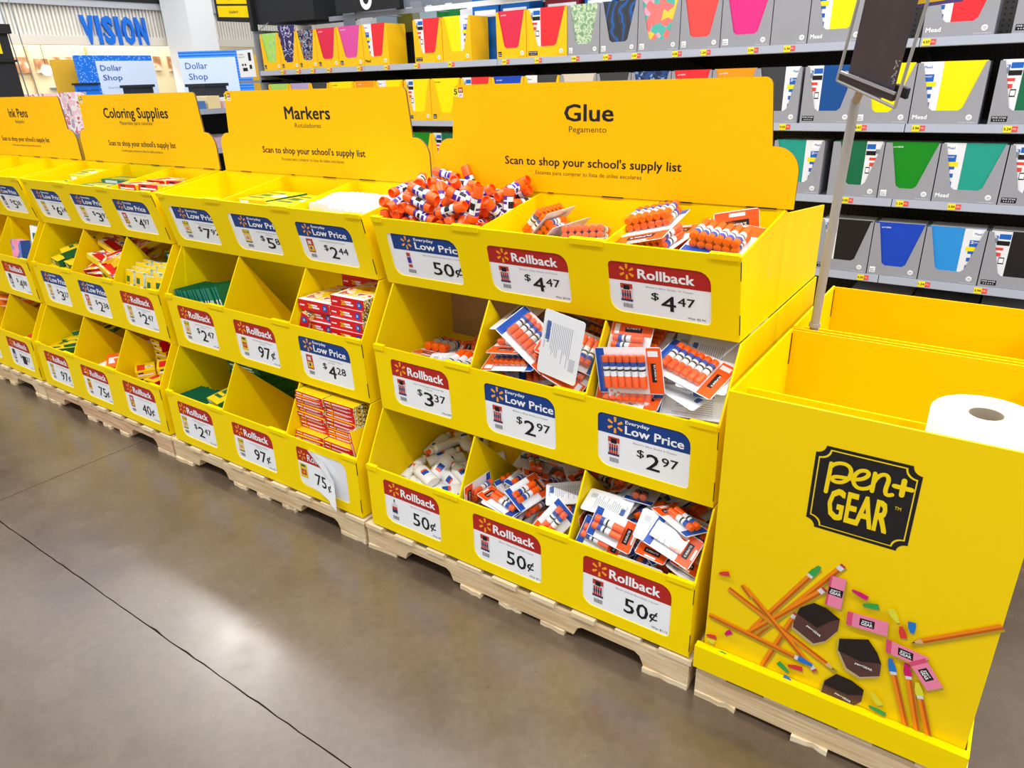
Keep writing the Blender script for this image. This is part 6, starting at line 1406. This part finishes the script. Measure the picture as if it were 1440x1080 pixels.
# coloring display
g3 = lambda: carton('crayon_box', .15, .12, .03, YI, YI, GI, 'green and yellow crayon box in the top-left bin of the coloring display', 'crayon box', 'crayon boxes in the top-left bin of the coloring display', 'green')
for x, y, z, rx, rz in ((.13, .29, 1.034, 0, 5), (.30, .30, 1.034, 0, -8), (.15, .30, 1.066, 3, 12), (.32, .32, 1.066, -2, 20), (.22, .33, 1.100, 4, -15), (.36, .40, 1.098, 5, 30), (.24, .40, 1.133, 8, 10)):
    put('g3', g3, OC + x, y, z, rx=rx, rz=rz)
g3b = lambda: carton('colored_pencil_box', .34, .10, .02, GI, TI, GI, 'long green colored pencil box in the top middle bin of the coloring display', 'pencil box', 'green pencil boxes in the top middle bin of the coloring display', 'green')
for k in range(5):
    for y in (.27, .39): put('g3b', g3b, OC + .64 + rnd.uniform(-.008, .008), y + rnd.uniform(-.01, .01), 1.034 + k * .0205 + (.012 if y > .3 else 0), rz=rnd.uniform(-3, 3), label=f'long green pencil box, {nth(4 - k)} from top, ' + ('front' if y < .3 else 'back') + ' row above the $3.97 card', group='long green pencil boxes')
g3c = lambda: carton('crayon_box', .14, .11, .026, TPI, RI, YI, 'red and yellow crayon box in the top-right bin of the coloring display', 'crayon box', 'crayon boxes in the top-right bin of the coloring display', 'redyel')
for k in range(4):
    for cx, cy in ((.925, .27), (1.085, .275), (.925, .41), (1.085, .41)):
        put('g3c', g3c, OC + cx + rnd.uniform(-.008, .008), cy + rnd.uniform(-.006, .006), 1.034 + k * .0268 + (.02 if k == 3 else 0), rx=rnd.uniform(-8, 4) if k == 3 else 0, rz=rnd.uniform(-8, 8), label=f'red and yellow crayon box, {nth(3 - k)} from top, ' + ('front' if cy < .35 else 'back') + (' left' if cx < 1 else ' right') + ', above the $4.97 card', group='crayon boxes above the $4.97 card')
c2 = lambda: carton('crayon_box', .13, .22, .035, YI, GI, GI, 'long yellow and green crayon box tipped forward in the middle-left bin of the coloring display', 'crayon box', 'crayon boxes in the middle-left bin of the coloring display', 'green')
for x, y, z, rx, rz in ((.12, .26, .705, 14, -4), (.25, .27, .708, 15, -6), (.36, .25, .700, 14, -6), (.16, .28, .748, 14, -10), (.32, .27, .750, 15, -12), (.22, .30, .790, 14, -20)):
    put('c2', c2, OC + x, y, z, rx=rx, rz=rz)
put('c2s', lambda: carton('crayon_box', .11, .09, .045, GI, GI, GI, 'small dark green crayon box at the back of the middle-left bin of the coloring display', 'crayon box', None, 'face'), OC + .35, .43, .80, rz=-20)
c2b = lambda: carton('crayon_pack', .11, .15, .026, TPI, RI, YI, 'red and yellow crayon pack piled in the middle bin of the coloring display', 'crayon pack', 'crayon packs in the middle bin of the coloring display', 'redyel')
for k in range(26):
    x = rnd.uniform(.52, .77); y = rnd.uniform(.19, .40); z = .64 + (y - .15) * .35 + (k % 5) * .026
    put('c2b', c2b, OC + x, y, z + .02, rx=rnd.uniform(5, 28), ry=rnd.uniform(-8, 8), rz=rnd.choice((0, 90, 30, -35)) + rnd.uniform(-12, 12),
        label='red and yellow crayon pack, ' + nth(k % 5) + ' layer, ' + ('left' if x < .6 else 'middle' if x < .69 else 'right') + (' front' if y < .26 else ' centre' if y < .33 else ' back') + ', above the $2.38 card', group='crayon packs above the $2.38 card')
c2c = lambda: carton('crayon_box', .15, .12, .05, YI, GI, GI, 'yellow-topped green crayon box at the back of the middle-right bin of the coloring display', 'crayon box', 'crayon boxes in the middle-right bin of the coloring display', 'green')
for x, y, z, rx, rz in ((.93, .32, .69, 0, -8), (1.09, .34, .69, 0, -20), (.93, .33, .745, 6, -14), (1.09, .33, .745, 4, -28), (.98, .40, .80, 5, 12), (1.12, .41, .80, 3, -8)):
    put('c2c', c2c, OC + x, y, z, rx=rx, rz=rz)
c2w = lambda: carton('crayon_pouch', .075, .022, .13, WPI, YI, WPI, 'white, yellow and blue crayon pouch standing at the front of the middle-right bin of the coloring display', 'crayon pouch', 'crayon pouches standing at the front of the middle-right bin of the coloring display', 'face')
for k in range(4):
    for j in range(4): put('c2w', c2w, OC + .885 + k * .083, .145 + j * .03, .655 + j * .012 + rnd.uniform(-.006, .006), rx=-12, rz=rnd.uniform(-10, 10), label=f'white and yellow crayon pouch, {nth(j)} row, {nth(k)} from left, coloring display', group='standing crayon pouches')
c1 = lambda: carton('colored_pencil_box', .10, .20, .022, YI, GI, GI, 'green and yellow colored pencil box in the bottom-left bin of the coloring display', 'pencil box', 'pencil boxes in the bottom-left bin of the coloring display', 'green')
for k, (x, y, rx, rz) in enumerate(((.12, .13, 4, -60), (.24, .12, 5, -55), (.35, .13, 4, -50), (.16, .20, 6, -70), (.30, .19, 8, -60), (.37, .16, 8, -50), (.22, .25, 9, -62), (.35, .24, 10, -55))):
    put('c1', c1, OC + .15 + (x - .15) * .62, y, .292 + .0225 * (k // 2), rx=rx, rz=rz)
c1b = lambda: carton('colored_pencil_box', .10, .18, .020, OI, RI, RI, 'red and orange pencil box in the bottom middle bin of the coloring display', 'pencil box', 'red pencil boxes in the bottom middle bin of the coloring display', 'bars')
for k, (x, y, rx, rz) in enumerate(((.52, .10, 2, 10), (.64, .11, 3, -10), (.76, .11, 4, 14), (.58, .14, 5, 60), (.72, .14, 6, 70), (.68, .20, 8, -60), (.77, .20, 9, -50), (.66, .26, 9, 80), (.77, .27, 12, -62))):
    put('c1b', c1b, OC + .64 + (x - .64) * .7, y, .268 + .021 * (k // 3) + (.03 if k > 6 else 0), rx=rx, rz=rz)
c1c = lambda: carton('crayon_box', .085, .115, .028, YI, YI, RI, 'yellow and red crayon box stacked in the bottom-right bin of the coloring display', 'crayon box', 'crayon boxes in the bottom-right bin of the coloring display', 'redyel')
for r in range(9):
    for ci, (cx, cy) in enumerate(((.90, .12), (1.00, .125), (1.10, .125), (.91, .25), (1.01, .26), (1.12, .25), (1.03, .38), (1.13, .38))):
        if ci < 3 and r > (4, 3, 6)[ci]: continue
        if ci == 3 and r > 7: continue
        put('c1c', c1c, OC + cx + rnd.uniform(-.006, .006), cy + rnd.uniform(-.005, .005), .190 + (cy - .1) * .22 + r * .0285, rz=(55 if ci % 2 == 0 else 0) + rnd.uniform(-7, 7), label=f'yellow and red crayon box, {nth(r)} up in the {nth(ci)} pile, above the 40 cent card', group='crayon boxes above the 40 cent card')
# ink pens display
OI_ = -3 * PW
put('pn', lambda: carton('pen_pack', .13, .03, .19, WI, WI, WI, 'white pen pack standing in the middle-right bin of the ink pens display', 'pen pack', None, 'face'), OI_ + 1.09, .22, .700, rx=-10, rz=6)
put('pn2', lambda: carton('marker_pack', .10, .05, .12, RNI, RNI, BI, 'pink and blue pen pack standing in the middle-right bin of the ink pens display', 'pen pack', None, None), OI_ + .985, .165, .698, rx=-8, rz=4)
po = lambda: carton('pen_pack', .12, .17, .02, OI, OI, YI, 'orange pen pack piled in the bottom middle bin of the ink pens display', 'pen pack', 'orange pen packs in the bottom middle bin of the ink pens display', 'bars')
for k in range(12):
    put('po', po, OI_ + rnd.uniform(.57, .74), .18 + rnd.uniform(0, .13), .25 + k * .018, rx=rnd.uniform(-4, 18), rz=rnd.uniform(-30, 30))
put('pr', lambda: carton('pen_pack', .14, .15, .02, RI, RI, RI, 'flat red pen pack lying low in the bottom-right bin of the ink pens display', 'pen pack', None, 'bars'), OI_ + 1.02, .16, .29, rx=10, rz=10)
put('pk', lambda: carton('eraser_pack', .045, .04, .25, OI, RI, WI, 'small reddish pack in the tall bin beside the paper roll', 'eraser pack', None, None), 1.584, .070, .606, rx=0, rz=15)
# ------------------------------------------------------------------ paper roll
t = empty('paper_towel_roll', (1.715, 0.112, 0.606), 'thick white paper roll standing in the tall yellow box', 'paper roll')
prof = [(.031, 0, 0), (.092, 0, 0), (.0945, .003, 0), (.0945, .300, 0), (.0925, .303, 0), (.031, .303, 0)]
mb = MB(); n = 64; vs = []; fs = []
for r, z, _ in prof:
    for i in range(n): vs.append((r * math.cos(2 * math.pi * i / n), r * math.sin(2 * math.pi * i / n), z))
for k in range(len(prof) - 1):
    for i in range(n): fs.append((k * n + i, k * n + (i + 1) % n, (k + 1) * n + (i + 1) % n, (k + 1) * n + i))
mb.add(vs, fs); mb.build('wound_paper', mat('tissue_paper', '#FAFAFA', .9, spec=.1), t, smooth=True)
mb = MB()
for rr, flip in ((.0308, 1), (.0290, -1)):
    vs = [(rr * math.cos(2 * math.pi * i / 40), rr * math.sin(2 * math.pi * i / 40), z) for z in (.002, .3025) for i in range(40)]
    mb.add(vs, [(i, (i + 1) % 40, 40 + (i + 1) % 40, 40 + i) for i in range(40)])
vs = [(rr * math.cos(2 * math.pi * i / 40), rr * math.sin(2 * math.pi * i / 40), .3025) for rr in (.0290, .0308) for i in range(40)]
mb.add(vs, [(i, (i + 1) % 40, 40 + (i + 1) % 40, 40 + i) for i in range(40)]); mb.build('cardboard_core', mat('grey_board', '#A89A86', .85), t, smooth=True)
